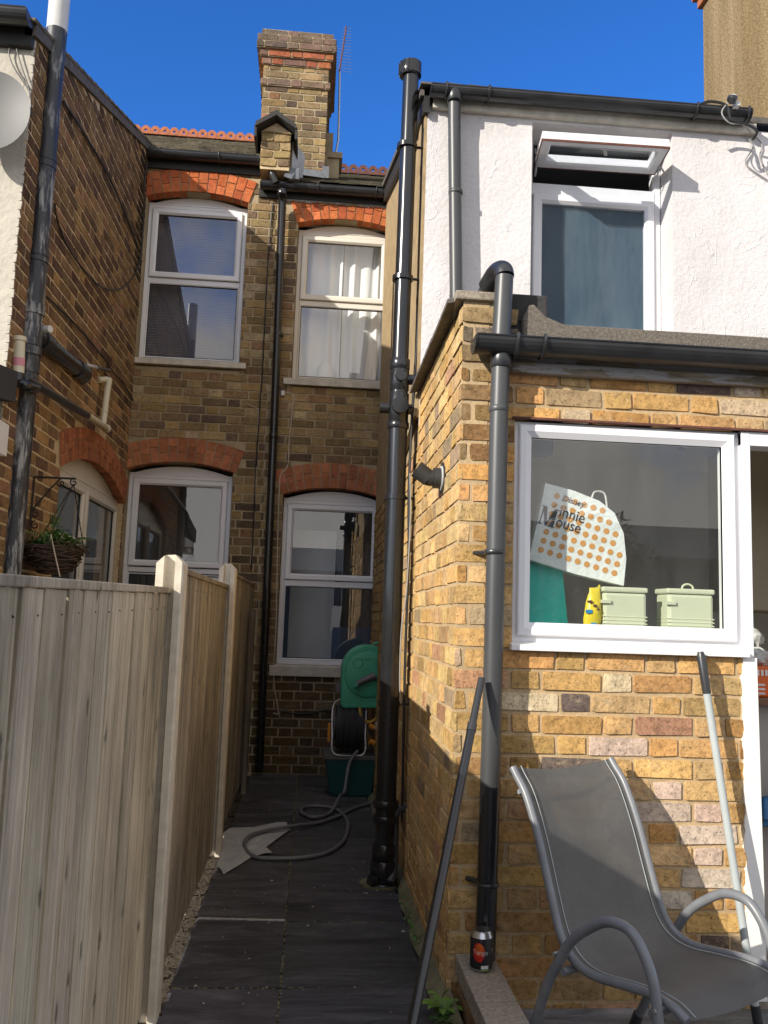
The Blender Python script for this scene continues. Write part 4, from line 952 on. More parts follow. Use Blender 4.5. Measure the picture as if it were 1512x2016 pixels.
mb = MB(); h0 = at(1165, 980, Y=3.25); h1 = at(1195, 1000, Y=3.25); mb.tube(smoothpath([h0, at(1172, 968, Y=3.25), at(1190, 972, Y=3.25), h1], 6), .004, 8); mb.build('handle', GB, 'clear_film')
# teal bag
a = at(1041, 1108, Y=3.34); b = at(1120, 1228, Y=3.30)
mb = MB(); mb.prism([(.80, 3.26, LZ), (at(1120, 1230, Y=3.26).x, 3.26, LZ), at(1108, 1118, Y=3.26), at(1100, 1112, Y=3.27), at(1041, 1106, Y=3.27), (.80, 3.27, at(1041, 1106, Y=3.27).z)], (0, .10, 0)); tb = mb.build('tote_bag', None, 'teal_bag', bevel=.008, label='teal cool bag standing under the spotted bag in the kitchen window', category='bag')
# yellow bag
c0 = at(1163, 1232, Y=3.19); YBg = empty('snack_bag', (c0.x, 3.25, LZ), 'crumpled yellow snack bag beside the teal bag in the window', 'snack bag')
mb = MB(); pr = [(0, .030, .012), (.03, .034, .022), (.06, .033, .024), (.09, .030, .02), (.12, .024, .012), (.135, .02, .006), (.15, .022, .002)]
K = 16; 
for j, (z, rx, ry) in enumerate(pr):
    for i in range(K): t = 2*math.pi*i/K; mb.v.append(Vector((c0.x-.0+rx*math.cos(t)*(1+.12*noise.noise(Vector((i*.9, j*.8, 0))))+z*.08, 3.18+ry*math.sin(t), LZ+.001+z+.012*(math.cos(t) > .5)*(j > 4))))
for j in range(len(pr)-1):
    for i in range(K): i2 = (i+1) % K; mb.face([j*K+i, j*K+i2, (j+1)*K+i2, (j+1)*K+i])
mb.face(list(range(K))); mb.build('wrapper', YBg, 'yellow_bag', smooth=True)
for (dx, dz, r) in ((-.012, .098, .008), (.006, .083, .008), (.018, .070, .006)):
    mb = MB(); mb.prism([(c0.x+dx+r*math.cos(t*.785), 3.154, LZ+dz+r*.7*math.sin(t*.785)) for t in range(8)], (0, .02, 0))
    mb.build('printed_biscuit', YBg, 'choc')
mb = MB(); mb.box(c0.x-.026, c0.x-.006, 3.1535, 3.17, LZ+.055, LZ+.068); mb.build('print_patch', YBg, 'blue_print'); mb = MB(); mb.box(c0.x-.008, c0.x+.01, 3.152, 3.17, LZ+.008, LZ+.02); mb.build('print_patch', YBg, 'blue_print')
# canisters
def canister(x0, x1, ztop, y, label, handle):
    r = empty('bread_bin', ((x0+x1)/2, y, LZ), label, 'storage tin', 'cream storage tins in the kitchen window')
    mb = MB(); mb.box(x0+.004, x1-.004, y, y+.12, LZ+.001, ztop-.02); mb.build('body', r, 'canister', bevel=.012)
    mb = MB()
    for k in range(3): mb.box(x0+.002, x1-.002, y-.002, y+.122, LZ+.018+k*.013, LZ+.023+k*.013)
    mb.build('rib', r, 'canister', bevel=.002)
    mb = MB(); mb.box(x0, x1, y-.004, y+.124, ztop-.02, ztop); mb.build('lid', r, 'canister', bevel=.006)
    if handle:
        c = (x0+x1)/2; mb = MB(); mb.tube(smoothpath([(c-.022, y+.03, ztop-.002), (c-.018, y+.03, ztop+.012), (c, y+.03, ztop+.019), (c+.018, y+.03, ztop+.012), (c+.022, y+.03, ztop-.002)], 5), .004, 8); mb.build('lid_handle', r, 'canister', smooth=True)
    mb = MB(); mb.box(x0-.006, x0+.03, y-.009, y+.004, ztop-.062, ztop-.05); mb.build('side_handle', r, 'canister')
canister(at(1186, 1230, Y=3.165).x, at(1276, 1230, Y=3.165).x, at(1230, 1156, Y=3.165).z, 3.165, 'plain cream storage tin between the yellow bag and the other tin', False)
canister(at(1314, 1230, Y=3.165).x, at(1408, 1230, Y=3.165).x, at(1350, 1159, Y=3.165).z, 3.165, 'cream storage tin with a loop handle at the right of the kitchen window', True)
a = at(1043, 865, Y=3.5); b = at(1090, 893, Y=3.5)
box_obj('wall_box', a.x-.05, b.x, 3.5, 3.6, b.z, a.z+.1, 'blue_box', None, .004, label='blue box high in the left corner behind the kitchen window', category='box')
mb = MB(); p = at(1343, 885, Y=3.6); mb.cyl(p, p+Vector((0, 0, .05)), .02, 14); mb.cyl(p+Vector((0, 0, .05)), p+Vector((0, 0, .2)), .006, 8); mb.build('spotlight', None, 'interior_dim', label='small ceiling spotlight behind the top of the kitchen window', category='spotlight')

# ================================================================== tan chimney at top right
TC = empty('chimney_stack', (2.9, 5.6, 3.5), 'wide tan rendered chimney above the white extension roof', 'chimney')
tx = at(1460, 100, Y=5.2).x; ty = 5.2*(1385-648)/(1460-648); ty = tx/(at(1385, 100, Y=5.0).x/5.0); tzc = at(1388, 14, Y=ty).z
box_obj('rendered_shaft', tx, tx+1.5, 5.2, ty, 3.5, tzc, 'roughcast_tan', TC)
for k in range(3): box_obj('brick_course', tx-.03*(k+1), tx+1.53+.03*k, 5.2-.03*(k+1), ty+.03*(k+1), tzc+.002+k*.075, tzc+.075+k*.075, 'terracotta', TC)
# ================================================================== gutters
def gutter(name, x0, x1, y, z, r, label, mat='gutter_black', brackets=(), z1=None, ends=(1, 1), group='black gutters along the eaves'):
    g = empty(name, (x0, y, z-r), label, 'gutter', group); z1 = z if z1 is None else z1
    mb = MB(); K = 12; n = 2
    def prof(x, zz, rr): return [Vector((x, y+rr*math.cos(math.pi+math.pi*k/K), zz+rr*math.sin(math.pi+math.pi*k/K))) for k in range(K+1)]
    def sweep(xa, za, xb, zb, ra, thick):
        A, B = prof(xa, za, ra), prof(xb, zb, ra); A2, B2 = prof(xa, za, ra-thick), prof(xb, zb, ra-thick)
        for k in range(K):
            mb.quad([A[k], A[k+1], B[k+1], B[k]]); mb.quad([A2[k], A2[k+1], B2[k+1], B2[k]])
        for e in (0, K): mb.quad([A[e], B[e], B2[e], A2[e]])
        for P_, Q_ in ((A, A2), (B, B2)):
            for k in range(K): mb.quad([P_[k], P_[k+1], Q_[k+1], Q_[k]])
    sweep(x0, z, x1, z1, r, .004)
    mb.tube([(x0, y-r, z+.001), (x1, y-r, z1+.001)], .004, 6)
    mb.build('trough', g, mat, smooth=True)
    for e, x, zz in ((ends[0], x0, z), (ends[1], x1, z1)):
        if e:
            mb = MB(); mb.prism(prof(x, zz, r+.003), (.006 if x == x1 else -.006, 0, 0)); mb.build('end_cap', g, mat)
    for bx in brackets:
        bz = z+(z1-z)*(bx-x0)/(x1-x0); mb = MB(); pts = prof(bx, bz+.002, r+.006); mb.tube([pts[0]+Vector((0, .004, .008))]+pts+[pts[-1]+Vector((0, 0, .01))], .007, 6); mb.build('bracket', g, mat, smooth=True)
    return g
gL = at(302, 308, Y=7.22); gR = at(560, 328, Y=7.22)
gL = at(430, 314, Y=7.31); gutter('gutter', XL-.05, at(560, 328, Y=7.31).x, 7.31, gL.z+.03, .055, 'black gutter over the upper left sash window, below the red ridge tiles', brackets=[-.98, -.62, -.47])
hL_, hR_ = at(515, 365, Y=7.20), at(774, 377, Y=7.20)
gz = at(640, 376, Y=7.31); gutter('gutter', at(515, 365, Y=7.31).x, XS-.01, 7.31, gz.z+.03, .055, 'weathered black gutter between the thin downpipe and the tall soil stack', brackets=[-.44, -.1, .42])
wg0, wg1 = at(850, 178, Y=4.27), at(1476, 228, Y=4.27)
gutter('gutter', wg0.x, wg1.x, 4.29, wg0.z+.025, .048, 'long black gutter across the top of the white extension', brackets=[.60, .83, 1.98, 2.27], z1=wg1.z+.025)
kg0 = at(936, 668, Y=3.0)
kgz = at(1125, 668, Y=2.955).z; gutter('gutter', kg0.x, 3.0, 3.01, kgz, .056, 'black gutter along the kitchen extension roof, above the wide white window', brackets=[.70, .80, 1.75])
lg = at(70, 50, Y=4.33)
gutter('gutter', -4, XL-.0, 4.33, 4.385, .06, 'black gutter at the top left over the cream wall', brackets=[-1.78])

# ================================================================== pipes
def pipe(name, label, pts, r, mat, collars=(), brackets=(), cap=False, seg=24, cat='pipe', group=None, bdir=(0, 1, 0), blen=.08):
    p = empty(name, Vector(pts[-1]), label, cat, group)
    mb = MB(); mb.tube(pts, r, seg); mb.build('tube', p, mat, smooth=True)
    for c in collars:
        (a, b, rr) = c[:3]; mt = c[3] if len(c) > 3 else mat
        mb = MB(); a = Vector(a); b = Vector(b); d = (b-a).normalized()*.004
        mb.tube([a, a+d, b-d, b], [rr-.003, rr, rr, rr-.003], seg); mb.build('collar', p, mt, smooth=True)
    rk = r; r = max(r) if hasattr(r, '__len__') else r
    for b in brackets:
        b = Vector(b); mb = MB(); d = Vector(bdir)
        mb.tube([b-Vector((0, 0, .012)), b+Vector((0, 0, .012))], r+.005, seg); mb.tube([b, b+d*blen], .008, 8); e = b+d*blen
        mb.build('bracket', p, mat, smooth=True)
    return p
V = Vector
# tall black stack right of the alley
sx, sy = at(788, 700, Y=4.43).x, 4.43
col_ = lambda z0, z1, rr, m='pipe_black': (V((sx, sy, z0)), V((sx, sy, z1)), rr, m)
zz = lambda y: at(785, y, Y=sy).z
stk = pipe('soil_stack', 'tall glossy black soil stack rising from the alley paving to above the white extension', [(sx+.010, sy, zz(128)), (sx, sy, zz(720)), (sx, sy, zz(840)), (sx, sy, .02)], [.044, .044, .050, .051], 'pipe_black',
    [col_(zz(150), zz(124), .054), col_(zz(728), zz(708), .053), col_(zz(770), zz(728), .051), col_(zz(835), zz(775), .053), col_(zz(845), zz(832), .058), col_(zz(1590), zz(1575), .063), col_(zz(1618), zz(1605), .064), col_(zz(1700), zz(1660), .061), col_(.12, .02, .068), col_(.02, .0, .085)],
    [(sx, sy, zz(288)), (sx, sy, zz(548)), (sx, sy, zz(980)), (sx, sy, zz(1385))], bdir=(1, .0, 0), blen=.12)
mb = MB(); mb.cyl((sx+.010, sy, zz(148)), (sx+.010, sy, zz(124)), .057, 28)
for k in range(14):
    t = k*2*math.pi/14; mb.box(sx+.056*math.cos(t)-.004, sx+.056*math.cos(t)+.004, sy+.056*math.sin(t)-.004, sy+.056*math.sin(t)+.004, zz(147), zz(125))
mb.build('vent_cap', stk, 'pipe_black')
z = zz(745)
mb = MB(); mb.tube([(sx-.0, sy-.05, z), (sx-.0, sy-.078, z)], [.030, .030], 20, caps=False); mb.tube([(sx-.0, sy-.078, z), (sx-.0, sy-.079, z), (sx, sy-.062, z)], [.030, .024, .023], 20, caps=True); mb.tube([(sx+.04, sy, z-.005), (sx+.095, sy-.01, z-.005)], .028, 16); mb.build('branch_socket', stk, 'pipe_black', smooth=True)
z = zz(805)
mb = MB(); mb.tube([(sx, sy-.05, z), (sx, sy-.095, z)], .040, 24); mb.tube([(sx, sy-.095, z), (sx, sy-.10, z)], .044, 24); mb.tube([(sx-.05, sy, z), (sx-.10, sy, z)], .028, 16); mb.tube([(sx+.05, sy, z), (sx+.09, sy, z)], .028, 16); mb.build('access_plug', stk, 'pipe_black', smooth=True)
mb = MB(); mb.tube([(sx-.04, sy-.045, .03), (sx-.075, sy-.055, .03)], .03, 14); mb.build('foot_socket', stk, 'pipe_black')
# small pipe beside it at the foot
a = at(793, 1588, Y=4.5); pipe('waste_pipe', 'short grey elbow pipe at the foot of the tall soil stack', smoothpath([(XS, 4.45, a.z), (XS-.035, 4.44, a.z), (XS-.055, 4.43, a.z-.03), (XS-.057, 4.42, a.z-.15), (XS-.06, 4.40, .08), (XS-.08, 4.36, .03)], 5), .02, 'pipe_grey')
# cables on stack
def cable(name, label, pts, r, mat, n=8, group=None): 
    mb = MB(); mb.tube(smoothpath(pts, n), r, 6); t = dict(label=label, category='cable')
    if group: t['group'] = group
    return mb.build(name, None, mat, smooth=True, **t)
cx_ = XS-.012
cable('cable', 'black cable running down the tan strip beside the tall soil stack', [(cx_, 4.42, 3.98), (cx_-.004, 4.46, 3.6), (cx_, 4.45, 3.2), (cx_-.006, 4.44, 2.8), (cx_-.02, 4.42, 2.45), (cx_-.03, 4.40, 2.0), (cx_-.02, 4.40, 1.6), (cx_-.02, 4.42, 1.1), (cx_-.01, 4.44, .3)], .007, 'cable_black')
cable('cable', 'thin white cable hanging right behind the lower soil stack', [(cx_-.03, 4.36, 2.05), (cx_-.022, 4.36, 1.8), (cx_-.03, 4.36, 1.45), (cx_-.05, 4.36, 1.25), (cx_-.05, 4.37, 1.0), (cx_-.04, 4.38, .88)], .0035, 'cable_white')
# grey downpipe on white wall
a = at(894, 205, Y=4.29); b = at(905, 600, Y=4.29)
pipe('downpipe', 'grey downpipe on the white rendered wall', [(a.x, 4.29, 4.10), (a.x+.005, 4.30, 3.95), (b.x, 4.30, 2.45)], .034, 'pipe_grey', [(V((a.x, 4.285, 4.13)), V((a.x, 4.285, 4.06)), .042, 'gutter_black'), (at(897, 383, Y=4.30), at(897, 375, Y=4.30), .039)], group='grey downpipes')
# grey front downpipe
gp = lambda x, y, Y=3.03: at(x, y, Y=Y)
g = pipe('downpipe', 'grey downpipe with fence shade painted black low down, in front of the brick kitchen corner', [gp(988, 655), gp(982, 830), gp(970, 1340), gp(965, 1520), gp(957, 1810), gp(956, 1880)], .034, 'pipe_grey',
    [(gp(986, 725), gp(988, 690), .041, 'gutter_black'), (gp(982, 812), gp(982, 800), .037), (gp(974, 1092), gp(974, 1082), .039, 'gutter_black'), (gp(960, 1745), gp(960, 1736), .038, 'gutter_black')], group='grey downpipes')
mb = MB(); mb.tube([gp(965, 1547), gp(957, 1812), gp(955, 1886)], .0350, 24); mb.build('painted_shade_length', g, 'pipe_black', smooth=True)  # black sleeve paints the fence's cast shade onto the lower grey pipe
mb = MB(); b = gp(973, 1087); mb.tube([b, b+V((-.06, .07, 0))], .008, 8); b = gp(960, 1741); mb.tube([b, b+V((-.06, .07, 0))], .009, 8); mb.build('clip_arm', g, 'gutter_black')
e0 = gp(985, 690); e1 = gp(993, 545); bk = at(952, 590, Y=3.75)
pts = [e0, gp(989, 640), e1] + [e1+V((0, .0, .02))] 
arc = [V((e1.x, 3.03, e1.z)), V((e1.x-.002, 3.04, e1.z+.025)), V((e1.x-.008, 3.075, e1.z+.042)), V((e1.x-.016, 3.12, e1.z+.045))]
end = V((e1.x-.03, 3.9, 2.56))
swn = empty('swan_neck_pipe', e0, 'pale grey pipe bent over the parapet above the gutter corner', 'pipe')
mb = MB(); mb.tube([e0, gp(989, 620), arc[0]], .034, 24); mb.build('riser', swn, 'pipe_grey', smooth=True)
mb = MB(); mb.tube(smoothpath(arc+[V((e1.x-.03, 3.19, e1.z+.025))], 5), .037, 24); mb.build('elbow', swn, 'gutter_black', smooth=True)
mb = MB(); mb.tube([arc[-1], V((e1.x-.03, 3.19, e1.z+.025)), end], .028, 20); mb.build('branch', swn, 'pipe_grey', smooth=True)
# thin black downpipe on the back wall
a = at(557, 372, Y=7.30)
thin = pipe('downpipe', 'thin black downpipe down the middle of the brick back wall', [(a.x, 7.23, 5.02), (a.x, 7.31, 4.93), (-.385, 7.33, 3.0), (-.365, 7.33, .05)], .034, 'pipe_black',
    [(V((-.385, 7.33, 2.84)), V((-.385, 7.33, 2.80)), .039), (V((a.x, 7.23, 5.0)), V((a.x, 7.225, 4.95)), .042), (at(550, 655, Y=7.33), at(549, 663, Y=7.33), .038)])
a = at(535, 328, Y=7.22); b = at(543, 360, Y=7.22)
pipe('offset_pipe', 'short black outlet joining the two gutters below the pier', smoothpath([a+V((0, 0, .02)), a-V((0, 0, .03)), (a.x+.01, 7.21, (a.z+b.z)/2), b], 4), .032, 'gutter_black', [(a-V((0, 0, .035)), a-V((0, 0, .055)), .04)])
# left black worn pipe
lx, ly = at(100, 200, Y=4.72).x, 4.72
lz = lambda x, y: at(x, y, Y=ly).z
tp = at(121, 0, Y=ly); mid = at(113, 62, Y=ly)
lp = pipe('soil_stack', 'worn black painted soil stack on the neighbour wing, white at its top', [(lx, ly, tp.z+.25), (lx, ly, mid.z), (lx, ly, 2.6), (lx, ly, .02)], .056, 'worn_black', [], [(lx, ly, lz(50, 512)), (lx, ly, lz(85, 315))], bdir=(-.8, .5, 0), blen=.1)
cc = lambda y0, y1, rr: (V((lx, ly, lz(60, y0))), V((lx, ly, lz(60, y1))), rr)
mb = MB(); mb.tube([(lx, ly, tp.z+.26), (lx, ly, mid.z)], .0575, 24); mb.build('bare_top', lp, 'pvc_white', smooth=True)
for (a, b, rr) in (cc(620, 600, .063), cc(682, 640, .061), cc(700, 684, .064), cc(735, 706, .061), cc(505, 490, .06), cc(330, 318, .06)):
    mb = MB(); mb.tube([a, b], rr, 24); mb.build('collar', lp, 'worn_black', smooth=True)
# branch running back along the wing wall
bz = lz(70, 655); j0 = V((lx, ly, bz)); j1 = at(165, 738, X=lx)
br = empty('branch_pipe', j1, 'fat black branch pipe from the worn stack into the wing wall', 'pipe')
mb = MB(); mb.tube([j0, j0.lerp(j1, .25), j1], .055, 22); mb.build('tube', br, 'pipe_black', smooth=True)
for ta, tb_ in ((.12, .24), (.80, .97)):
    mb = MB(); mb.tube([j0.lerp(j1, ta), j0.lerp(j1, tb_)], .063, 22); mb.build('collar', br, 'gutter_black', smooth=True)
mb = MB(); mb.tube([j1, j1+V((-.11, .02, -.05))], .058, 20); mb.build('wall_elbow', br, 'pipe_black', smooth=True)
mb = MB(); p = at(84, 650, X=lx+.05); mb.tube([p, p+V((.05, -.03, .0))], .02, 14); mb.build('stub', lp, 'pvc_white', smooth=True)
s0, s1 = at(168, 718, X=XL+.03), at(217, 730, X=XL+.03)
pipe('overflow_pipe', 'thin black and white overflow pipe beyond the fat branch pipe', [s0, s0.lerp(s1, .45), s1], .012, 'pipe_black', [(s0, s0.lerp(s1, .42), .0125, 'pvc_white')], seg=12)
# long thin waste pipe (black then cream) and cream riser
XW = XL+.06
p0, p1, p2 = at(48, 745, X=XW), at(172, 818, X=XW), at(210, 842, X=XW)
wp = pipe('waste_pipe', 'long thin black waste pipe sloping along the wing wall to a cream tee', [p0, p1], .024, 'gutter_black', seg=16)
ow = empty('overflow_pipe', p2, 'cream plastic overflow pipe cranked above the side window arch', 'pipe')
t0 = at(192, 748, X=XL); t1 = at(214, 748, X=XW); t2 = at(203, 835, X=XW)
mb = MB(); mb.tube([p1, p2], .0225, 16); mb.tube([p2, p2+V((0, .03, -.006))], .028, 16); mb.build('tee', ow, 'pvc_cream', smooth=True)
mb = MB(); mb.tube(smoothpath([t0, t1+V((-.02, 0, 0)), t1+V((0, 0, -.02)), t1.lerp(t2, .3), t2], 5), .0225, 16); mb.build('riser', ow, 'pvc_cream', smooth=True)
mb = MB(); mb.tube([t1+V((-.02, 0, .001)), t1+V((0, 0, -.001)), t1+V((.001, 0, -.03))], .026, 16); a = t1.lerp(t2, .70); b = t1.lerp(t2, .74); mb.tube([a, b], .026, 16); mb.build('fitting', ow, 'pvc_cream', smooth=True)
# white tee at far left by the stack
q = lambda x, y: at(x, y, Y=4.55)
wt_ = empty('waste_pipe', q(38, 740), 'white plastic tee with a pink label left of the worn stack', 'pipe')
mb = MB(); mb.tube([q(38, 668), q(36, 735)], .030, 18); mb.tube([q(0-60, 690), q(34, 692)], .024, 16); mb.tube([q(38, 672), q(38, 664)], .036, 18); mb.build('tee', wt_, 'pvc_cream', smooth=True)
mb = MB(); mb.tube([q(37, 706), q(36.5, 722)], .0310, 18, caps=False); mb.build('pipe_label', wt_, 'pink_label')
mb = MB(); mb.tube(smoothpath([q(36, 732), q(38, 752), q(52, 760), at(70, 765, Y=4.7)], 5), .028, 16); mb.build('elbow', wt_, 'pipe_black', smooth=True)

# ================================================================== cables on walls
QL = lambda x, y: at(x, y, X=XL+.015)
cable('cable', 'black cable looping in a wide arc over the wing brickwork', [QL(108, 400), QL(112, 430), QL(130, 480), QL(160, 525), QL(190, 558), QL(215, 570), QL(240, 567), QL(262, 545), QL(276, 510), QL(282, 440), QL(285, 360), QL(290, 320)], .006, 'cable_black')
cable('cable', 'black cable sagging from the worn stack to the back wall corner', [QL(93, 585), QL(150, 640), QL(200, 700), QL(222, 730), QL(245, 758), QL(262, 788)], .006, 'cable_black')
cable('cable', 'black cable slanting down from the wing verge', [QL(125, 200), QL(170, 270), QL(220, 360), QL(270, 480)], .008, 'cable_black')
QB = lambda x, y: at(x, y, Y=YB-.015)
cable('cable', 'thin black cable just left of the thin downpipe, from the gutter to the fence', [QB(537, 400), QB(530, 480), QB(525, 560), QB(521, 640), QB(516, 740), QB(510, 820), QB(504, 920), QB(500, 1010), QB(494, 1120)], .006, 'cable_black')
cable('cable', 'cream wire bowed over the bricks left of the thin downpipe', [QB(485, 795), QB(498, 800), QB(508, 806), QB(510, 812)], .0035, 'cable_cream')
cable('cable', 'pale grey cable running down left of the thin downpipe', [QB(509, 812), QB(506, 880), QB(503, 960), QB(498, 1040), QB(493, 1110)], .004, 'cable_cream')
cable('cable', 'cream cable from the upper sill down past the lower window to the alley wall', [QB(558, 773), QB(570, 774), QB(577, 785), QB(573, 830), QB(569, 870), QB(567, 915), QB(553, 935), QB(550, 960), QB(547, 1050), QB(545, 1150), QB(543, 1240), QB(539, 1310), QB(540, 1350), QB(547, 1395), QB(547, 1406), QB(538, 1404)], .005, 'cable_cream')
p = QB(558, 773); box_obj('junction_box', p.x-.02, p.x+.012, YB-.035, YB-.004, p.z-.03, p.z+.015, 'pvc_white', None, .003, label='small white junction box under the corner of the upper sill', category='junction box')
cable('cable', 'black cable sagging low on the alley end wall towards the hose reels', [QB(548, 1398), QB(575, 1404), QB(605, 1405), QB(630, 1400), QB(655, 1398)], .006, 'cable_black')
QW = lambda x, y: at(x, y, Y=YW-.012)
cable('cable', 'grey cable looping down the white wall at the right edge', [QW(1440, 230), QW(1470, 268), QW(1482, 290), QW(1468, 315), QW(1475, 330), QW(1512, 355)], .004, 'cable_white')
cable('cable', 'second grey cable hooking off the end of the white extension gutter', [QW(1480, 262), QW(1500, 285), QW(1496, 310), QW(1512, 345)], .004, 'cable_white')
cable('cable', 'black cable bundle twisted round the right end of the long gutter', [at(1380, 205, Y=4.18), at(1400, 200, Y=4.18), at(1430, 208, Y=4.18), at(1440, 238, Y=4.17), at(1470, 245, Y=4.2), at(1490, 258, Y=4.25), at(1482, 275, Y=4.3)], .008, 'cable_black')
cable('cable', 'grey cable curled in front of the right end of the long gutter', [at(1432, 203, Y=4.18), at(1421, 222, Y=4.17), at(1436, 242, Y=4.17), at(1462, 245, Y=4.19), at(1478, 262, Y=4.25)], .004, 'cable_white')
QX = lambda x, y: at(x, y, Y=4.42)
cable('cable', 'thin grey cable drooping from the gutter over the cream wall', [QX(30, 82), QX(18, 100), QX(26, 130), QX(55, 175), QX(58, 190)], .004, 'cable_black')
cable('cable', 'second thin cable drooping over the cream wall edge', [QX(38, 80), QX(33, 95), QX(42, 130), QX(58, 180), QX(62, 230)], .004, 'cable_black')
# security light on gutter
SL = empty('security_light', at(1440, 205, Y=4.22), 'small round white floodlight on the right end of the long gutter', 'light')
c = at(1441, 196, Y=4.20); mb = MB(); mb.tube([c+V((0, 0, -.02)), c+V((0, 0, .0)), c+V((.003, 0, .012))], [.014, .027, .026], 18); mb.build('head', SL, 'gutter_black', smooth=True)
mb = MB(); mb.tube([c+V((.003, 0, .012)), c+V((.003, 0, .018))], [.026, .024], 18); mb.build('lens', SL, 'pvc_white'); mb = MB(); mb.box(c.x+.02, c.x+.05, 4.2, 4.24, c.z-.03, c.z-.005); mb.build('sensor', SL, 'pvc_white', bevel=.004)

# satellite dish top-left
SD = empty('satellite_dish', at(-15, 330, Y=4.44), 'grey satellite dish on the cream wall at the left edge', 'satellite dish')
c = at(-22, 216, Y=4.28); mb = MB(); K = 36
for j in range(7):
    r = .205*j/6
    for i in range(K): t = 2*math.pi*i/K; mb.v.append(V((c.x+r*math.cos(t), 4.28+.035*(1-(j/6)**2), c.z+r*1.06*math.sin(t))))
for j in range(6):
    for i in range(K): i2 = (i+1) % K; mb.face([j*K+i, j*K+i2, (j+1)*K+i2, (j+1)*K+i])
mb.build('reflector', SD, 'dish_grey', smooth=True)
mb = MB(); mb.tube([(c.x, 4.31, c.z-.2), (c.x+.02, 4.02, c.z-.12)], .01, 8); mb.build('feed_arm', SD, 'dish_grey'); mb = MB(); mb.tube([(c.x, 4.32, c.z), (c.x, 4.44, c.z-.05)], .02, 10); mb.build('wall_mount', SD, 'galvanised')

# flue elbow on the side wall
c = at(872, 942, X=XS)
FL = empty('flue_outlet', c, 'dark grey boiler flue elbow sticking out of the yellow side wall', 'flue')
mb = MB(); K = 24
mb.tube([c+V((0.0, 0, 0)), c+V((-.006, 0, 0))], .135*.5, 28); mb.build('wall_collar', FL, 'flue_grey')
mb = MB(); mb.tube([c+V((-.006, 0, 0)), c+V((-.011, 0, 0))], .052, 28); mb.build('seal_ring', FL, 'pvc_white')
mb = MB(); mb.tube([c+V((-.01, 0, 0)), c+V((-.040, 0, 0))], .043, 24); mb.tube([c+V((-.036, 0, 0)), c+V((-.058, 0, .0)), c+V((-.068, -.0, .004))], .034, 24); mb.build('sleeve', FL, 'flue_grey', smooth=True)
mb = MB(); mb.tube([c+V((-.058, 0, -.005)), c+V((-.072, 0, .008)), c+V((-.112, 0, .036))], [.034, .035, .037], 24, caps=True); mb.build('elbow', FL, 'flue_grey', smooth=True)

# ================================================================== fence
FE = empty('garden_fence', (-.5, 3, 0), 'timber panel fence with concrete posts along the left side of the alley', 'fence')
def fpanel(y0, y1, z1, x, label, mat, capz=.03, z0=.03, bw=.125, seed=1, rise=0.0):
    zt = lambda y: z1+rise*(y-y0)/(y1-y0)
    random.seed(seed)
    mb = MB(); y = y0; k = 0
    while y < y1-.01:
        w_ = bw*random.uniform(.8, 1.25); e = min(y+w_+.004, y1); t = random.uniform(.86, 1.10); c = (t*random.uniform(.99, 1.02), t, t*random.uniform(.95, 1.0))
        z0_ = z0+jit(.006); th = random.uniform(.002, .005)
        mb.prism([(x+th, y, z0_), (x+.0005, e-.0065, z0_), (x-.006, e-.0065, z0_), (x-.006, y, z0_)], (jit(.0015), jit(.004), zt(y)-z0_), 0, c)
        y += w_; k += 1
        if y < y1: mb.cyl((x-.001, y-.03, zt(y)-.05+jit(.006)), (x+.0035, y-.03, zt(y)-.05), .0018, 6, 1)
    mb.box(x-.012, x-.0065, y0, y1, z0+.01, z1-.005, 0, (.5, .5, .5))
    o = mb.build('panel', FE, [mat, 'iron'], label=label)
    mb = MB(); mb.prism([(x-.03, y0, z1), (x+.009, y0, z1), (x+.009, y1, z1+rise), (x-.03, y1, z1+rise)], (0, 0, capz), 0, (.85, .85, .85)); mb.build('capping_rail', o, mat, bevel=.003)
    for z in (.25, z1*.55, z1-.08):
        mb = MB(); mb.box(x-.04, x-.006, y0, y1, z, z+.05, 0, (.8, .8, .8)); mb.build('arris_rail', o, mat)
def fpost(y, xr, z1, label):
    w = .092; x0, x1 = xr-w, xr; t = .10
    xa, xb = x0+.030, x1-.032
    mb = MB()
    out = [(x0, y), (xa-.004, y), (xa, y+.025), (xb, y+.025), (xb+.004, y), (x1-.006, y), (x1, y+.006), (x1, y+t-.006), (x1-.006, y+t), (xb+.004, y+t), (xb, y+t-.025), (xa, y+t-.025), (xa-.004, y+t), (x0, y+t)]
    mb.v += [V((a, b, -.02)) for a, b in out] + [V((a, b, z1-.05+.045*(1-abs(a-(x0+x1)/2)/(w/2)))) for a, b in out]; n = len(out)
    for i in range(n): j = (i+1) % n; mb.face([i, j, n+j, n+i])
    b = n
    mb.face([b+0, b+1, b+12, b+13]); mb.face([b+1, b+2, b+11, b+12]); mb.face([b+2, b+3, b+10, b+11]); mb.face([b+3, b+4, b+9, b+10]); mb.face([b+4, b+5, b+8, b+9]); mb.face([b+5, b+6, b+7, b+8])
    mb.face(list(range(n))[::-1])
    mb.build('concrete_post', FE, 'concrete_post', label=label)
p1x = at(361, 1130, Y=2.96).x; p2x = at(465, 1110, Y=4.90).x; p0x = p1x+.0
fpost(2.96, p1x, 1.512, 'concrete post brightly lit at its pointed top')
fpost(4.90, p2x, 1.60, 'concrete post before the dark far panel')
fpost(1.035, p1x, 1.46, 'concrete post at the left edge of the photo')
fpanel(1.125, 2.985, 1.325, p1x-.048, 'pale weathered panel nearest the camera', 'fence_wood', capz=.02, seed=3, rise=.037)
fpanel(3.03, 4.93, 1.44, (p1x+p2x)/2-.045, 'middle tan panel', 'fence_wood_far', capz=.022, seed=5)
fpanel(4.97, 7.2, 1.53, p2x-.045, 'dark shaded far panel', 'fence_wood_far', capz=.02, seed=9)
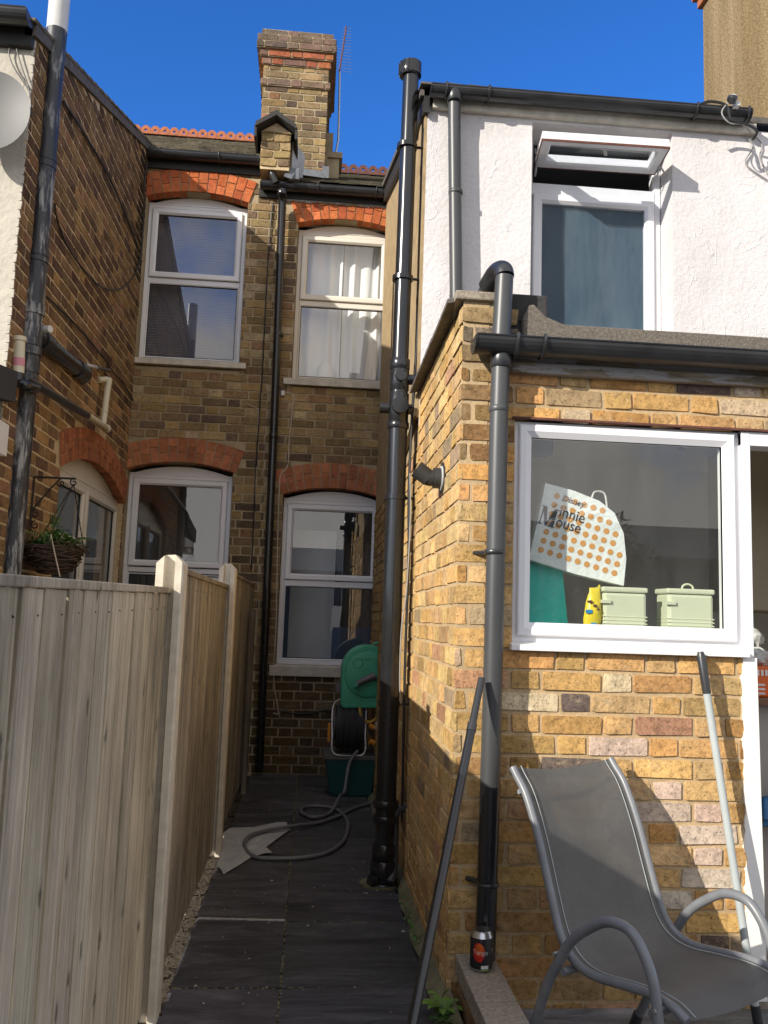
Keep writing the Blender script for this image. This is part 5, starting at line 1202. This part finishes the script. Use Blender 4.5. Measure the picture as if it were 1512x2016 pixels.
fpanel(-.85, 1.06, 1.334, p1x-.048, 'panel beside the camera', 'fence_wood', seed=11)
random.seed(21)
a = at(490, 1185, Y=6.6)
mb = MB(); mb.box(p2x-.02, p2x+.012, 6.55, 6.67, -.01, 1.33, 0, (.9, .92, .9)); mb.build('timber_strip', None, 'old_timber', bevel=.003, label='grey timber board standing against the far fence panel', category='board')

# ================================================================== low wall, can, weeds
LWl = empty('garden_wall', (.61, 2.2, 0), 'low wall with a gritty concrete coping between alley and patio', 'wall')
mb = MB(); mb.box(.558, .655, .4, YF-.004, -.03, .106, 1); brickwork(mb, Plane((.556, 0, 0), (0, 1, 0), (-1, 0, 0)), .4, YF-.01, 0, .095, (), [(2, (.2, .12, .07)), (1, (.28, .18, .1))]); brickwork(mb, Plane((.657, 0, 0), (0, 1, 0), (1, 0, 0)), .4, YF-.01, 0, .095, (), PAL_SIDE)
mb.build('brickwork', LWl, ['stock_brick', 'mortar_dark'])
for (y0, y1) in ((2.72, YF-.012), (1.9, 2.712), (1.1, 1.892), (.4, 1.092)):
    mb = MB(); mb.box(.543+jit(.002), .672, y0, y1, .106, .172+jit(.0006)); mb.build('coping_stone', LWl, 'coping', bevel=.004)
cc_ = at(947, 1880, Z=.155); cx, cy = .642, 3.0
cx, cy = at(947, 1880, Z=.155).x, min(at(947, 1880, Z=.155).y, 3.02)
cx = at(947, 1880, Y=cy).x
CN = empty('drinks_can', (cx, 2.95, .173), 'black drinks can with a red and orange blob and white lettering on the low wall', 'can')
cy = 2.95; cx = at(948, 1850, Y=2.95).x; r0 = .0373; zb = .1735; CS = 1.13; tilt = 0
mb = MB(); zs = [(z*CS, r*CS) for z, r in [(0, .026), (.004, .027), (.010, .033), (.093, .033), (.103, .029), (.108, .0265)]]
mb.tube([(cx, cy, zb+z) for z, r in zs], [r for z, r in zs], 36); mb.build('body', CN, 'can_black', smooth=True)
mb = MB(); mb.tube([(cx, cy, zb+z*CS) for z in (.093, .1035, .1085, .1105, .1095, .104)], [r*CS for r in (.0334, .0294, .0272, .027, .0245, .0235)], 36); mb.build('lid', CN, 'can_metal', smooth=True); mb = MB(); mb.tube([(cx, cy, zb+.0003), (cx, cy, zb+.0095*CS)], [.0265*CS, .0333*CS], 36, caps=False); mb.build('base_rim', CN, 'can_metal', smooth=True)
mb = MB(); mb.tube([(cx-.002, cy-.004, zb+.105*CS), (cx-.002, cy-.004, zb+.1063*CS)], [.009, .009], 16); mb.build('ring_pull', CN, 'can_metal')
ca0 = math.atan2(-cy, -cx)   # direction from can to camera
def onc(off, hh, rr=.0336): 
    def f(x, y, z): t = ca0 + off + x*CS/r0; return V((cx+(rr*CS+abs(z))*math.cos(t), cy+(rr*CS+abs(z))*math.sin(t), zb+(hh+y)*CS))
    return f
f = onc(-.28, .052, .03335)
def blobdecal(cxu, czv, ru, rv, mat, name, rr, seed):
    mb = MB(); K = 28; R = 6; f = onc(0, 0, rr)
    mb.v.append(f(cxu, czv, 0))
    for j in range(1, R+1):
        for i in range(K):
            t = 2*math.pi*i/K; k = j/R*(1+.10*noise.noise(V((math.cos(t)*3, math.sin(t)*3, seed)))*(j == R)); mb.v.append(f(cxu+ru*k*math.cos(t), czv+rv*k*math.sin(t), 0))
    for i in range(K): mb.face([0, 1+i, 1+(i+1) % K])
    for j in range(R-1):
        for i in range(K): i2 = (i+1) % K; mb.face([1+j*K+i, 1+j*K+i2, 1+(j+1)*K+i2, 1+(j+1)*K+i])
    mb.build(name, CN, mat)
blobdecal(-.007, .056, .0175, .026, 'can_red', 'printed_fruit', .03345, 1); blobdecal(-.005, .063, .013, .017, 'can_orange', 'printed_flame', .0336, 5)
txt('Tango', .0185, (0, 0, 0), (1, 0, 0), (0, 0, 1), 'white_print', 'lettering', CN, extr=.0001, bend=onc(-.78, .050, .0338), sx=1.0)
txt('T', .0185, (0, 0, 0), (1, 0, 0), (0, 0, 1), 'white_print', 'lettering', CN, extr=.0001, bend=onc(1.05, .050, .0338))
mb = MB(); f = onc(0, 0, .0337)
for (x0, x1, z0, z1, mt) in ((.000, .022, .012, .021, 0),):
    for i in range(8): u0 = x0+(x1-x0)*i/8; u1 = x0+(x1-x0)*(i+.8)/8; mb.quad([f(u0, z0, 0), f(u1, z0, 0), f(u1, z1, 0), f(u0, z1, 0)])
mb.build('small_print', CN, 'white_print')
mb = MB()
for i in range(6): u0 = .004+.003*i; mb.quad([f(u0, .0075, 0), f(u0+.0026, .0075, 0), f(u0+.0026, .0105, 0), f(u0, .0105, 0)])
mb.build('green_print', CN, 'lime_print')

def leaf(mb, base, d, L, w, droop=.4, up=V((0, 0, 1)), m=0):
    d = V(d).normalized(); sd = d.cross(up); sd = sd.normalized() if sd.length > .01 else V((1, 0, 0)); n = 5; pts = []
    for i in range(n+1):
        t = i/n; c = V(base)+d*L*t+V((0, 0, -droop*L*t*t)); ww = w*math.sin(math.pi*min(1, t*.92+.08))**.8; nn = V((0, 0, -.15*ww))
        pts.append((c-sd*ww+nn*-1, c, c+sd*ww+nn*-1))
    for i in range(n):
        a, b = pts[i], pts[i+1]; mb.quad([a[0], a[1], b[1], b[0]], m); mb.quad([a[1], a[2], b[2], b[1]], m)
WD_ = empty('weed', (.47, 2.75, 0), 'bright green leafy weed growing at the corner of the alley wall', 'weed')
c = at(862, 1990, Y=2.88)
mb = MB(); base = V((.487, 2.99, 0.01))
for k in range(9):
    t = k/9*6.28+.4; leaf(mb, base+V((.01*math.cos(t), .01*math.sin(t), .02)), (math.cos(t), math.sin(t), .9+jit(.3)), random.uniform(.07, .11), random.uniform(.012, .018), .5)
leaf(mb, base+V((0, 0, .05)), (-.6, -.1, .8), .09, .014, .5); leaf(mb, base+V((0, 0, .06)), (.4, -.3, .9), .07, .016, .3); mb.build('leaves', WD_, 'leaf_bright')
mb = MB()
for k in range(70): t = random.random()*6.28; r = random.random()*.06; leaf(mb, base+V((r*math.cos(t)*.6, r*math.sin(t)-.05, random.random()*.03)), (math.cos(t), math.sin(t), .8), .022, .006, .4)
mb.build('small_leaves', WD_, 'leaf')
W2_ = MB()
for k in range(60): y = random.uniform(3.6, 4.2); leaf(W2_, (XS-.045+jit(.012), y, .005+random.random()*.03), (jit(1), jit(1), 1), .018, .005, .4)
W2_.build('moss_plants', None, 'leaf', kind='stuff', label='tiny green plants in the joint along the foot of the side wall', category='moss')

# ================================================================== hose reels and box
ry = 6.62
GR = empty('hose_reel', (.40, 6.6, .63), 'green wall mounted hose reel with a grey crank, half hidden by the soil stack', 'hose reel')
gc = at(722, 1332, Y=ry); s_ = 7.0/1700
def outline(cxp, k=1.0):
    pts = []; R = .195*k; x0 = gc.x-R; zb_ = gc.z-.235*k
    pts += [(x0+.005, zb_+.02), (x0+.02, zb_), (gc.x+.20*k, zb_+.01), (gc.x+.20*k, gc.z)]
    for i in range(0, 17): t = math.pi*i/16; pts.append((gc.x+R*math.cos(t)*1.0, gc.z+.045+R*math.sin(t)*1.0))
    pts.append((x0, gc.z-.05)); return pts
mb = MB(); o1 = outline(0); mb.prism([(x, ry-.06, z) for x, z in o1], (0, .20, 0)); mb.build('casing', GR, 'reel_green', bevel=.018)
mb = MB()
mb.tube([(gc.x, ry-.061, gc.z+.02), (gc.x, ry-.075, gc.z+.02), (gc.x, ry-.078, gc.z+.02)], [.168, .165, .155], 40); mb.build('drum_face', GR, 'reel_green', smooth=True)
for (dx, dz, rr) in ((-.075, .085, .035), (.02, -.10, .042), (.09, .08, .035)):
    mb = MB(); mb.tube([(gc.x+dx+rr*math.cos(t*.3491), ry-.079, gc.z+.02+dz+rr*math.sin(t*.3491)) for t in range(19)], .004, 6); mb.build('moulded_ring', GR, 'reel_green')
mb = MB(); mb.tube([(gc.x, ry-.07, gc.z+.01), (gc.x, ry-.09, gc.z+.01)], .065, 28); mb.build('hub', GR, 'reel_green', smooth=True)
mb = MB(); a = at(738, 1330, Y=ry-.1); b = at(700, 1347, Y=ry-.1); mb.tube([a, a.lerp(b, .3), b], [.030, .026, .019], 14); mb.build('crank', GR, 'reel_grey', smooth=True)
mb = MB(); mb.tube([b, b+V((0, -.05, 0))], .016, 14); mb.build('crank_knob', GR, 'reel_green')
mb = MB(); p = at(742, 1272, Y=ry); mb.tube([(p.x+.04*math.cos(t*.35), ry-.03, p.z-.01+.035*math.sin(t*.35)) for t in range(10)], .01, 8); mb.build('carry_handle', GR, 'reel_green')
txt('HOZELOCK', .026, (gc.x-.06, ry-.0785, gc.z+.125), (1, 0, 0), (0, 0, 1), 'reel_green_dark', 'lettering', GR, extr=.001)
mb = MB(); mb.box(gc.x-.23, gc.x-.19, ry+.0, ry+.03, gc.z-.12, gc.z-.05); mb.build('wall_bracket', GR, 'reel_grey')
# storage box
b0, b1 = at(640, 1490, Y=6.5), at(760, 1495, Y=6.5)
BX = empty('storage_box', (.35, 6.6, 0), 'dark teal plastic storage box on the paving under the hose reels', 'storage box')
x0, x1 = b0.x+.0, .53
mb = MB(); lo = [(x0+.045, 6.52, .001), (x1-.03, 6.52, .001), (x1-.03, 6.84, .001), (x0+.045, 6.84, .001)]; hi = [(x0, 6.49, .27), (x1, 6.49, .27), (x1, 6.88, .27), (x0, 6.88, .27)]
mb.v += [V(p) for p in lo+hi]; mb.face([3, 2, 1, 0]); mb.face([4, 5, 6, 7])
for i in range(4): j = (i+1) % 4; mb.face([i, j, 4+j, 4+i])
mb.build('tub', BX, 'box_teal', bevel=.012)
mb = MB(); mb.box(x0-.012, x1+.005, 6.475, 6.89, .27, .285); mb.box(x0-.006, x1+.0, 6.482, 6.885, .285, .298); mb.build('rim', BX, 'box_lid', bevel=.004)
# portable reel on box
RL = empty('hose_reel', (.30, 6.66, .30), 'portable reel wound with dark hose on a white metal stand, on the teal box', 'hose reel')
rc = at(686, 1430, Y=6.66); rz = rc.z; rx0, rx1 = at(660, 1430, Y=6.66).x, at(716, 1430, Y=6.66).x
mb = MB(); mb.cyl((rx0, 6.66, rz), (rx1, 6.66, rz), .10, 28); mb.build('drum', RL, 'cable_black')
for layer in range(3):
    mb = MB(); n = 12; pts = []
    for i in range(n*20+1):
        t = i/20*2*math.pi; u = i/(n*20); r = .128+.0125*layer+.003*math.sin(i*.13+layer); pts.append((rx0+.006+(rx1-rx0-.012)*(u if layer % 2 == 0 else 1-u)+.003*math.sin(i*.21), 6.66+r*math.cos(t), rz+r*math.sin(t)*1.05))
    mb.tube(pts, .0078, 7); mb.build('wound_hose', RL, 'hose_dark', smooth=True)
for x in (rx0-.012, rx1+.012):
    mb = MB(); mb.tube([(x, 6.66, rz), (x+.006, 6.66, rz)], .105, 28); mb.build('flange', RL, 'reel_grey', smooth=True)
mb = MB(); f0 = at(654, 1449, Y=6.50); f1 = at(654, 1478, Y=6.50); f2 = at(668, 1487, Y=6.5); f3 = at(706, 1488, Y=6.5); f4 = at(719, 1478, Y=6.5); f5 = at(719, 1450, Y=6.5)
mb.tube(smoothpath([f0, f1, f2, f3, f4, f5], 6), .0055, 8); t0 = at(655, 1395, Y=6.7); t1 = at(668, 1377, Y=6.7); mb.tube(smoothpath([f0, t0, t1, t1+V((.1, 0, .005)), f5+V((0, .15, .25)), f5], 6), .005, 8); mb.build('stand', RL, 'white_metal', smooth=True)
a = at(648, 1425, Y=6.6); mb = MB(); mb.box(a.x-.01, a.x+.012, 6.58, 6.60, a.z-.13, a.z+.005); mb.build('handle', RL, 'orange_plastic', bevel=.004)
mb = MB(); mb.cyl((a.x-.015, 6.6, a.z-.115), (a.x+.03, 6.6, a.z-.115), .01, 10); mb.build('handle_knob', RL, 'grip_black')
cable('yellow_hose', 'short yellow hose tail looping under the green reel', [at(708, 1392, Y=6.55), at(712, 1412, Y=6.54), at(726, 1422, Y=6.54), at(742, 1412, Y=6.54), at(749, 1385, Y=6.55)], .011, 'yellow_hose')
for (px, py, lab) in ((732, 1432, 'upper orange hose connector beside the dark reel'), (732, 1462, 'lower orange hose connector beside the dark reel')):
    p = at(px, py, Y=6.5); c_ = empty('hose_connector', p-V((0, 0, .03)), lab, 'hose connector', 'orange hose connectors')
    mb = MB(); mb.tube([p+V((-.02, 0, .012)), p+V((.02, 0, -.004))], .02, 14); mb.build('sleeve', c_, 'orange_plastic'); mb = MB(); mb.tube([p+V((.0, 0, .0)), p+V((-.01, .0, -.05))], .012, 10); mb.build('tail', c_, 'grip_black')
p = at(745, 1428, Y=6.45); pc = empty('pipe_cap', p, 'white ribbed cap beside the soil stack above the teal box', 'cap')
mb = MB()
for k in range(4): mb.cyl(p+V((0, 0, -.03+k*.014)), p+V((0, 0, -.03+k*.014+.009)), .024, 14)
mb.build('cap', pc, 'pvc_white')
# hose over floor
H0 = [at(704, 1478, Y=6.46), at(690, 1498, Y=6.43), at(684, 1520, Y=6.38), at(678, 1558, Y=6.2)]
ground_px = [(668, 1582), (650, 1600), (620, 1609), (596, 1602), (594, 1592), (612, 1587), (640, 1588), (664, 1594), (682, 1612), (684, 1636), (672, 1660), (640, 1680), (590, 1689), (530, 1690), (500, 1686), (482, 1668), (490, 1654), (530, 1640), (580, 1632), (625, 1620), (665, 1607), (700, 1590), (742, 1579)]
hp = H0 + [at(x, y, Z=.013) for x, y in ground_px]
hp[4].z = .06; hp[21].z = .03; hp[20].z = .034; hp[22].z=.032
for i in (10, 11, 12): hp[i].z = .012
mb = MB(); mb.tube(smoothpath(hp, 7), .0115, 10); mb.build('hose', None, 'hose_grey', smooth=True, label='grey garden hose snaking from the dark reel across the alley paving', category='hose')
# crumpled sheet
ol = [(452, 1632), (500, 1628), (545, 1620), (563, 1619), (571, 1634), (548, 1652), (524, 1668), (536, 1679), (520, 1682), (497, 1686), (468, 1705), (440, 1722), (434, 1710), (425, 1706), (432, 1690), (430, 1665), (434, 1645)]
P_ = [at(x, y, Z=.008) for x, y in ol]; mb = MB(); c = sum(P_, V((0, 0, 0)))/len(P_)
R = 7
for j in range(R+1):
    for p in P_:
        q_ = c.lerp(p, j/R); q_.z = .008+.035*abs(noise.noise(V((q_.x*11, q_.y*7, 0))))*(1.25-j/R)+.004*abs(noise.noise(V((q_.x*40, q_.y*30, 3)))); mb.v.append(q_)
n = len(P_)
for j in range(R):
    for i in range(n): i2 = (i+1) % n; mb.face([j*n+i, j*n+i2, (j+1)*n+i2, (j+1)*n+i])
mb.build('plastic_sheet', None, 'sheet_grey', label='crumpled grey sheet lying on the paving by the fence', category='sheet')
# litter flecks
mb = MB()
for k in range(150):
    x = random.uniform(-.4, .45); y = random.uniform(2.6, 7.2); r = random.uniform(.0015, .006)*(1 if random.random() < .9 else 2)
    a0 = random.random()*3; mb.prism([(x+r*math.cos(a0+t)*(1 if i % 2 else .5), y+r*math.sin(a0+t), .004) for i, t in enumerate((0, 1.3, 2.6, 4, 5.2))], (0, 0, .002+r*.2))
mb.build('debris', None, 'litter', kind='stuff', label='small pale crumbs and flecks scattered over the dark paving', category='debris')
mb = MB()
for k in range(80):
    x = random.uniform(-.4, .45); y = random.uniform(5.2, 7.3); leaf(mb, (x, y, .008), (jit(1), jit(1), .1), random.uniform(.015, .03), .006, .1)
mb.build('dead_leaves', None, 'bark', kind='stuff', label='dark dead leaves scattered at the far end of the alley', category='leaves')
# gully surround
p = at(745, 1765, Z=0); mb = MB(); mb.tube([(sx-.02, sy-.0, .001), (sx-.02, sy, .012)], .10, 24); mb.build('gully_collar', None, 'moss_concrete', label='round concrete collar at the foot of the tall soil stack', category='gully')

# ================================================================== poles
w0, w1 = at(1379, 1283, Y=3.045), at(1492, 2014, Z=0.0)
WPole = empty('pole', w1, 'pale grey pole with a dark grip leaning on the brick wall under the window', 'pole')
dr = (w0-w1)
mb = MB(); mb.tube([w1+dr*.03, w1+dr*.895], .0135, 18); mb.build('shaft', WPole, 'pole_grey', smooth=True)
mb = MB(); mb.tube([w1+dr*.88, w1+dr*.985, w1+dr], [.0155, .0165, .010], 18); mb.build('grip', WPole, 'grip_black', smooth=True)
mb = MB(); mb.tube([w1, w1+dr*.045], .0165, 18); mb.build('foot', WPole, 'grip_black', smooth=True)
k0, k1 = at(948, 1336, Y=2.985), at(768, 2235, Z=0.0)
BPole = empty('pole', k1, 'black pole leaning from the paving to the grey downpipe', 'pole')
dk = k0-k1
mb = MB(); mb.tube([k1, k1+dk*.86], .0148, 18); mb.build('shaft', BPole, 'pipe_black', smooth=True)
mb = MB(); mb.tube([k1+dk*.85, k1+dk*.87, k1+dk*.871, k1+dk], [.0165, .0165, .0125, .0125], 16); mb.build('upper_section', BPole, 'grip_black', smooth=True)

# ================================================================== chair
CHR = empty('garden_chair', (.98, 2.38, -.01), 'grey sling garden chair with looped armrests on the patio', 'garden chair')
ca = -1.059; fd = V((math.cos(ca), math.sin(ca), 0)); sd = V((-math.sin(ca), math.cos(ca), 0)); o = V((.782, 2.594, 0))+sd*.012
def cp(u, s, z): return o+fd*u+sd*s+V((0, 0, z))
top = cp(-.235, 0, .871); wch = .435
prof = [cp(u, 0, z) for u, z in ((-.236, .842), (-.218, .82), (-.172, .765), (-.117, .65), (-.065, .507), (-.027, .408), (.012, .357), (.06, .333), (.12, .328), (.20, .338), (.30, .348), (.37, .342), (.415, .322))]
pp = smoothpath(prof, 6)
mb = MB(); NS = 14
for p in pp:
    for i in range(NS+1):
        t = i/NS; sag = -.018*math.sin(math.pi*t)
        mb.v.append(p+sd*(wch*t)+V((0, 0, sag)) + fd*(-sag*-.3))
for j in range(len(pp)-1):
    for i in range(NS): a = j*(NS+1)+i; mb.face([a, a+1, a+NS+2, a+NS+1])
mb.build('sling', CHR, 'sling_mesh', smooth=True)
for s_ in (-.012, wch+.012):
    mb = MB(); mb.tube([p+sd*s_ for p in pp], .0125, 12); mb.build('side_rail', CHR, 'chair_frame', smooth=True)
mb = MB()
for s_ in (.022, wch-.022): mb.tube([p+sd*s_+V((0, 0, .0035)) for p in pp], .0014, 4)
mb.build('stitching', CHR, 'pole_grey')
mb = MB(); tb0, tb1 = prof[3]+sd*-.012, prof[3]+sd*(wch+.012)
bar = smoothpath([prof[1]+sd*0+V((0, .0, -.05)), prof[1]+sd*.10+V((0, 0, -.085))-fd*.01, prof[1]+sd*.21+V((0, 0, -.09))-fd*.015, prof[1]+sd*.32+V((0, 0, -.08))-fd*.01, prof[1]+sd*wch+V((0, 0, -.04))], 5)
mb.tube(bar, .009, 10); mb.build('back_brace', CHR, 'chair_frame', smooth=True)
arm = [(-.165, -.01), (-.125, .06), (-.09, .135), (-.04, .26), (.012, .35), (.055, .41), (.108, .455), (.18, .498), (.25, .503), (.295, .472), (.335, .402), (.352, .31), (.362, .2), (.37, -.01)]
for s_ in (-.045, wch+.045):
    mb = MB(); mb.tube(smoothpath([cp(u, s_, z) for u, z in arm], 7), .0145, 14); mb.build('arm_leg_loop', CHR, 'chair_frame', smooth=True)
    for u in (-.162, .37):
        mb = MB(); mb.tube([cp(u, s_, -.011), cp(u+(.018 if u < 0 else 0), s_, .03)], .0175, 14); mb.build('foot_cap', CHR, 'grip_black', smooth=True)
for u, z in ((.0, .36), (.352, .335)):
    mb = MB(); mb.tube([cp(u, -.062, z), cp(u, -.01, z)], .0055, 10); mb.build('bolt', CHR, 'galvanised')
mb = MB()
for u, z in ((.02, .315), (.33, .315)): mb.tube([cp(u, -.045, z), cp(u, wch+.045, z)], .011, 12)
mb.build('cross_bar', CHR, 'chair_frame', smooth=True)

# ================================================================== hanging basket + bracket
bx = XL+.02; qb = lambda x, y, X=bx: at(x, y, X=X)
BK = empty('basket_bracket', qb(64, 1000), 'black scrolled iron bracket fixed to the wing wall beside the side window', 'bracket')
# bracket arm projects from the wall into the yard (+X)
wallp = at(66, 960, X=XL+.01); zt_ = at(66, 938, X=XL+.01).z; yb_ = wallp.y
armL = .24
mb = MB(); mb.tube([(XL+.01, yb_, zt_), (XL+.01, yb_, zt_-.27)], .006, 8); mb.tube([(XL+.01, yb_, zt_), (XL+armL, yb_, zt_)], .006, 8); mb.build('arm', BK, 'iron')
def scroll(c, r, a0, turns, plane='xz', n=30):
    return [V((c[0]+r*(1-.75*i/n)*math.cos(a0+turns*6.28*i/n), c[1], c[2]+r*(1-.75*i/n)*math.sin(a0+turns*6.28*i/n))) for i in range(n+1)]
mb = MB(); mb.tube([(XL+.012, yb_, zt_-.19), (XL+.11, yb_, zt_-.055), (XL+.15, yb_, zt_-.01)], .005, 8)
for c, r in (((XL+.035, yb_, zt_-.21), .024), ((XL+.035, yb_, zt_-.275), .024), ((XL+.16, yb_, zt_-.03), .026), ((XL+armL-.01, yb_, zt_-.022), .022)): mb.tube(scroll(c, r, 1.57, 1.2), .004, 6)
mb.build('scrolls', BK, 'iron')
bcx, bcy = XL+armL+.0, yb_
bctr = at(108, 1080, Y=yb_); rb = .165; zt2 = at(110, 1076, Y=yb_).z; bcx = bctr.x
HB = empty('hanging_basket', (bcx, bcy, zt2-.16), 'dark woven hanging basket of ferns above the fence', 'hanging basket')
mb = MB(); K = 26; 
for j in range(8):
    th = j/7*1.45
    for i in range(K): t = 6.283*i/K; mb.v.append(V((bcx+.93*rb*math.cos(th)*math.cos(t)*1.0, bcy+.93*rb*math.cos(th)*math.sin(t), zt2-.95*rb*math.sin(th))))
for j in range(7):
    for i in range(K): i2 = (i+1) % K; mb.face([j*K+i, j*K+i2, (j+1)*K+i2, (j+1)*K+i])
mb.build('liner', HB, 'iron')
mb = MB()
for k in range(150):
    th = random.uniform(-.03, 1.35); a0 = random.uniform(0, 6.28); ln = random.uniform(.5, 1.6); r = rb*random.uniform(.94, 1.04); tl = jit(.16); bow = jit(.12)
    pts = [V((bcx+r*math.cos(th+tl*(i/7-.5)+bow*math.sin(i/7*3.14))*math.cos(a0+ln*i/7), bcy+r*math.cos(th+tl*(i/7-.5)+bow*math.sin(i/7*3.14))*math.sin(a0+ln*i/7), zt2-r*math.sin(th+tl*(i/7-.5)+bow*math.sin(i/7*3.14)))) for i in range(8)]
    mb.tube(pts, random.uniform(.0022, .0045), 5)
for k in range(40):
    a0 = random.random()*6.28; p = V((bcx+rb*math.cos(a0), bcy+rb*math.sin(a0), zt2)); mb.tube([p, p+V((math.cos(a0)*random.uniform(.01, .05), math.sin(a0)*.03, jit(.05)))], .002, 4)
mb.build('woven_twigs', HB, 'twig')
mb = MB()
hook = V((XL+armL-.01, yb_, zt_-.03))
for t in (.5, 2.6, 4.7):
    e = V((bcx+rb*.95*math.cos(t), bcy+rb*.95*math.sin(t), zt2+.005)); mb.tube([hook, e], .0028, 5)
    for i in range(12): c = hook.lerp(e, (i+.5)/12); mb.tube([c-V((.004, 0, .006)), c+V((.004, 0, .006))], .0026, 4)
mb.build('chain', HB, 'iron')
mb = MB()
def fern(mb, base, d, L):
    d = V(d).normalized(); pts = [V(base)+d*L*t+V((0, 0, -.45*L*t*t)) for t in [i/10 for i in range(11)]]; mb.tube(pts, .0018, 4); sdv = d.cross(V((0, 0, 1))).normalized()
    for i in range(2, 11):
        w = .045*L/.2*math.sin(math.pi*i/11.5)
        for s in (-1, 1): leaf(mb, pts[i], sdv*s+d*.6+V((0, 0, .1)), w+.008, .0055, .3)
for k in range(16): t = random.random()*6.28; fern(mb, (bcx+.04*math.cos(t), bcy+.04*math.sin(t), zt2-.01), (math.cos(t), math.sin(t), random.uniform(.5, 1.3)), random.uniform(.15, .25))
mb.build('fern_fronds', HB, 'leaf_bright')
mb = MB()
for k in range(260):
    t = random.random()*6.28; r = random.random()**.5*.12; z = random.random()*.13*(1-r/.16); leaf(mb, (bcx+.0+r*math.cos(t), bcy+r*math.sin(t), zt2-.02+z*1.4), (jit(1), jit(1), jit(1)+.5), random.uniform(.025, .05), random.uniform(.007, .014), .3)
for k in range(5): mb.tube([(bcx+jit(.03), bcy+jit(.03), zt2), (bcx-.02+jit(.07), bcy+jit(.05), zt2+random.uniform(.16, .26))], .0022, 4)
mb.build('foliage', HB, 'leaf')
mb = MB(); mb.tube([at(100, 1052, Y=yb_-.17), at(108, 1090, Y=yb_-.18), at(118, 1135, Y=yb_-.17)], .0035, 5); mb.build('plant_stick', HB, 'cable_cream')

# ================================================================== behind the camera (seen only as reflections)
GS = empty('garden_shed', (3, -9, 0), 'long dark garden shed behind the camera, mirrored in the kitchen window', 'shed')
box_obj('walls', -1.5, 7.5, -11, -8.6, -.03, 2.55, 'shed_dark', GS)
mb = MB(); mb.prism([(-1.8, -8.4, 2.5), (7.8, -8.4, 2.5), (7.8, -9.8, 3.2), (-1.8, -9.8, 3.2)], (0, 0, .05)); mb.prism([(-1.8, -11.2, 2.5), (7.8, -11.2, 2.5), (7.8, -9.8, 3.2), (-1.8, -9.8, 3.2)], (0, 0, .05)); mb.build('roof', GS, 'lead')
def tree(x, y, h, r, label, n=2600):
    t = empty('garden_tree', (x, y, 0), label, 'tree'); mb = MB()
    mb.tube([(x, y, -.02), (x+.05, y, h*.4), (x, y+.1, h*.7)], [.12, .08, .04], 10)
    for k in range(7): a = k*.9; mb.tube([(x+.03, y, h*(.3+.05*k)), (x+r*.7*math.cos(a), y+r*.7*math.sin(a), h*(.55+.05*k))], [.035, .012], 6)
    mb.build('trunk', t, 'bark'); mb = MB()
    for k in range(n):
        d = V((random.gauss(0, 1), random.gauss(0, 1), random.gauss(0, 1))).normalized(); q_ = d*(random.random()**.35)*(1+.35*noise.noise(d*2.2)); leaf(mb, (x+q_.x*r, y+q_.y*r, h*.68+q_.z*h*.32), (jit(1), jit(1), jit(1)), .14, .05, .2)
    mb.build('crown', t, 'leaf_tree')
tree(3.7, -5.6, 2.9, .95, 'bushy yellow-green tree behind the camera, mirrored in the kitchen window')
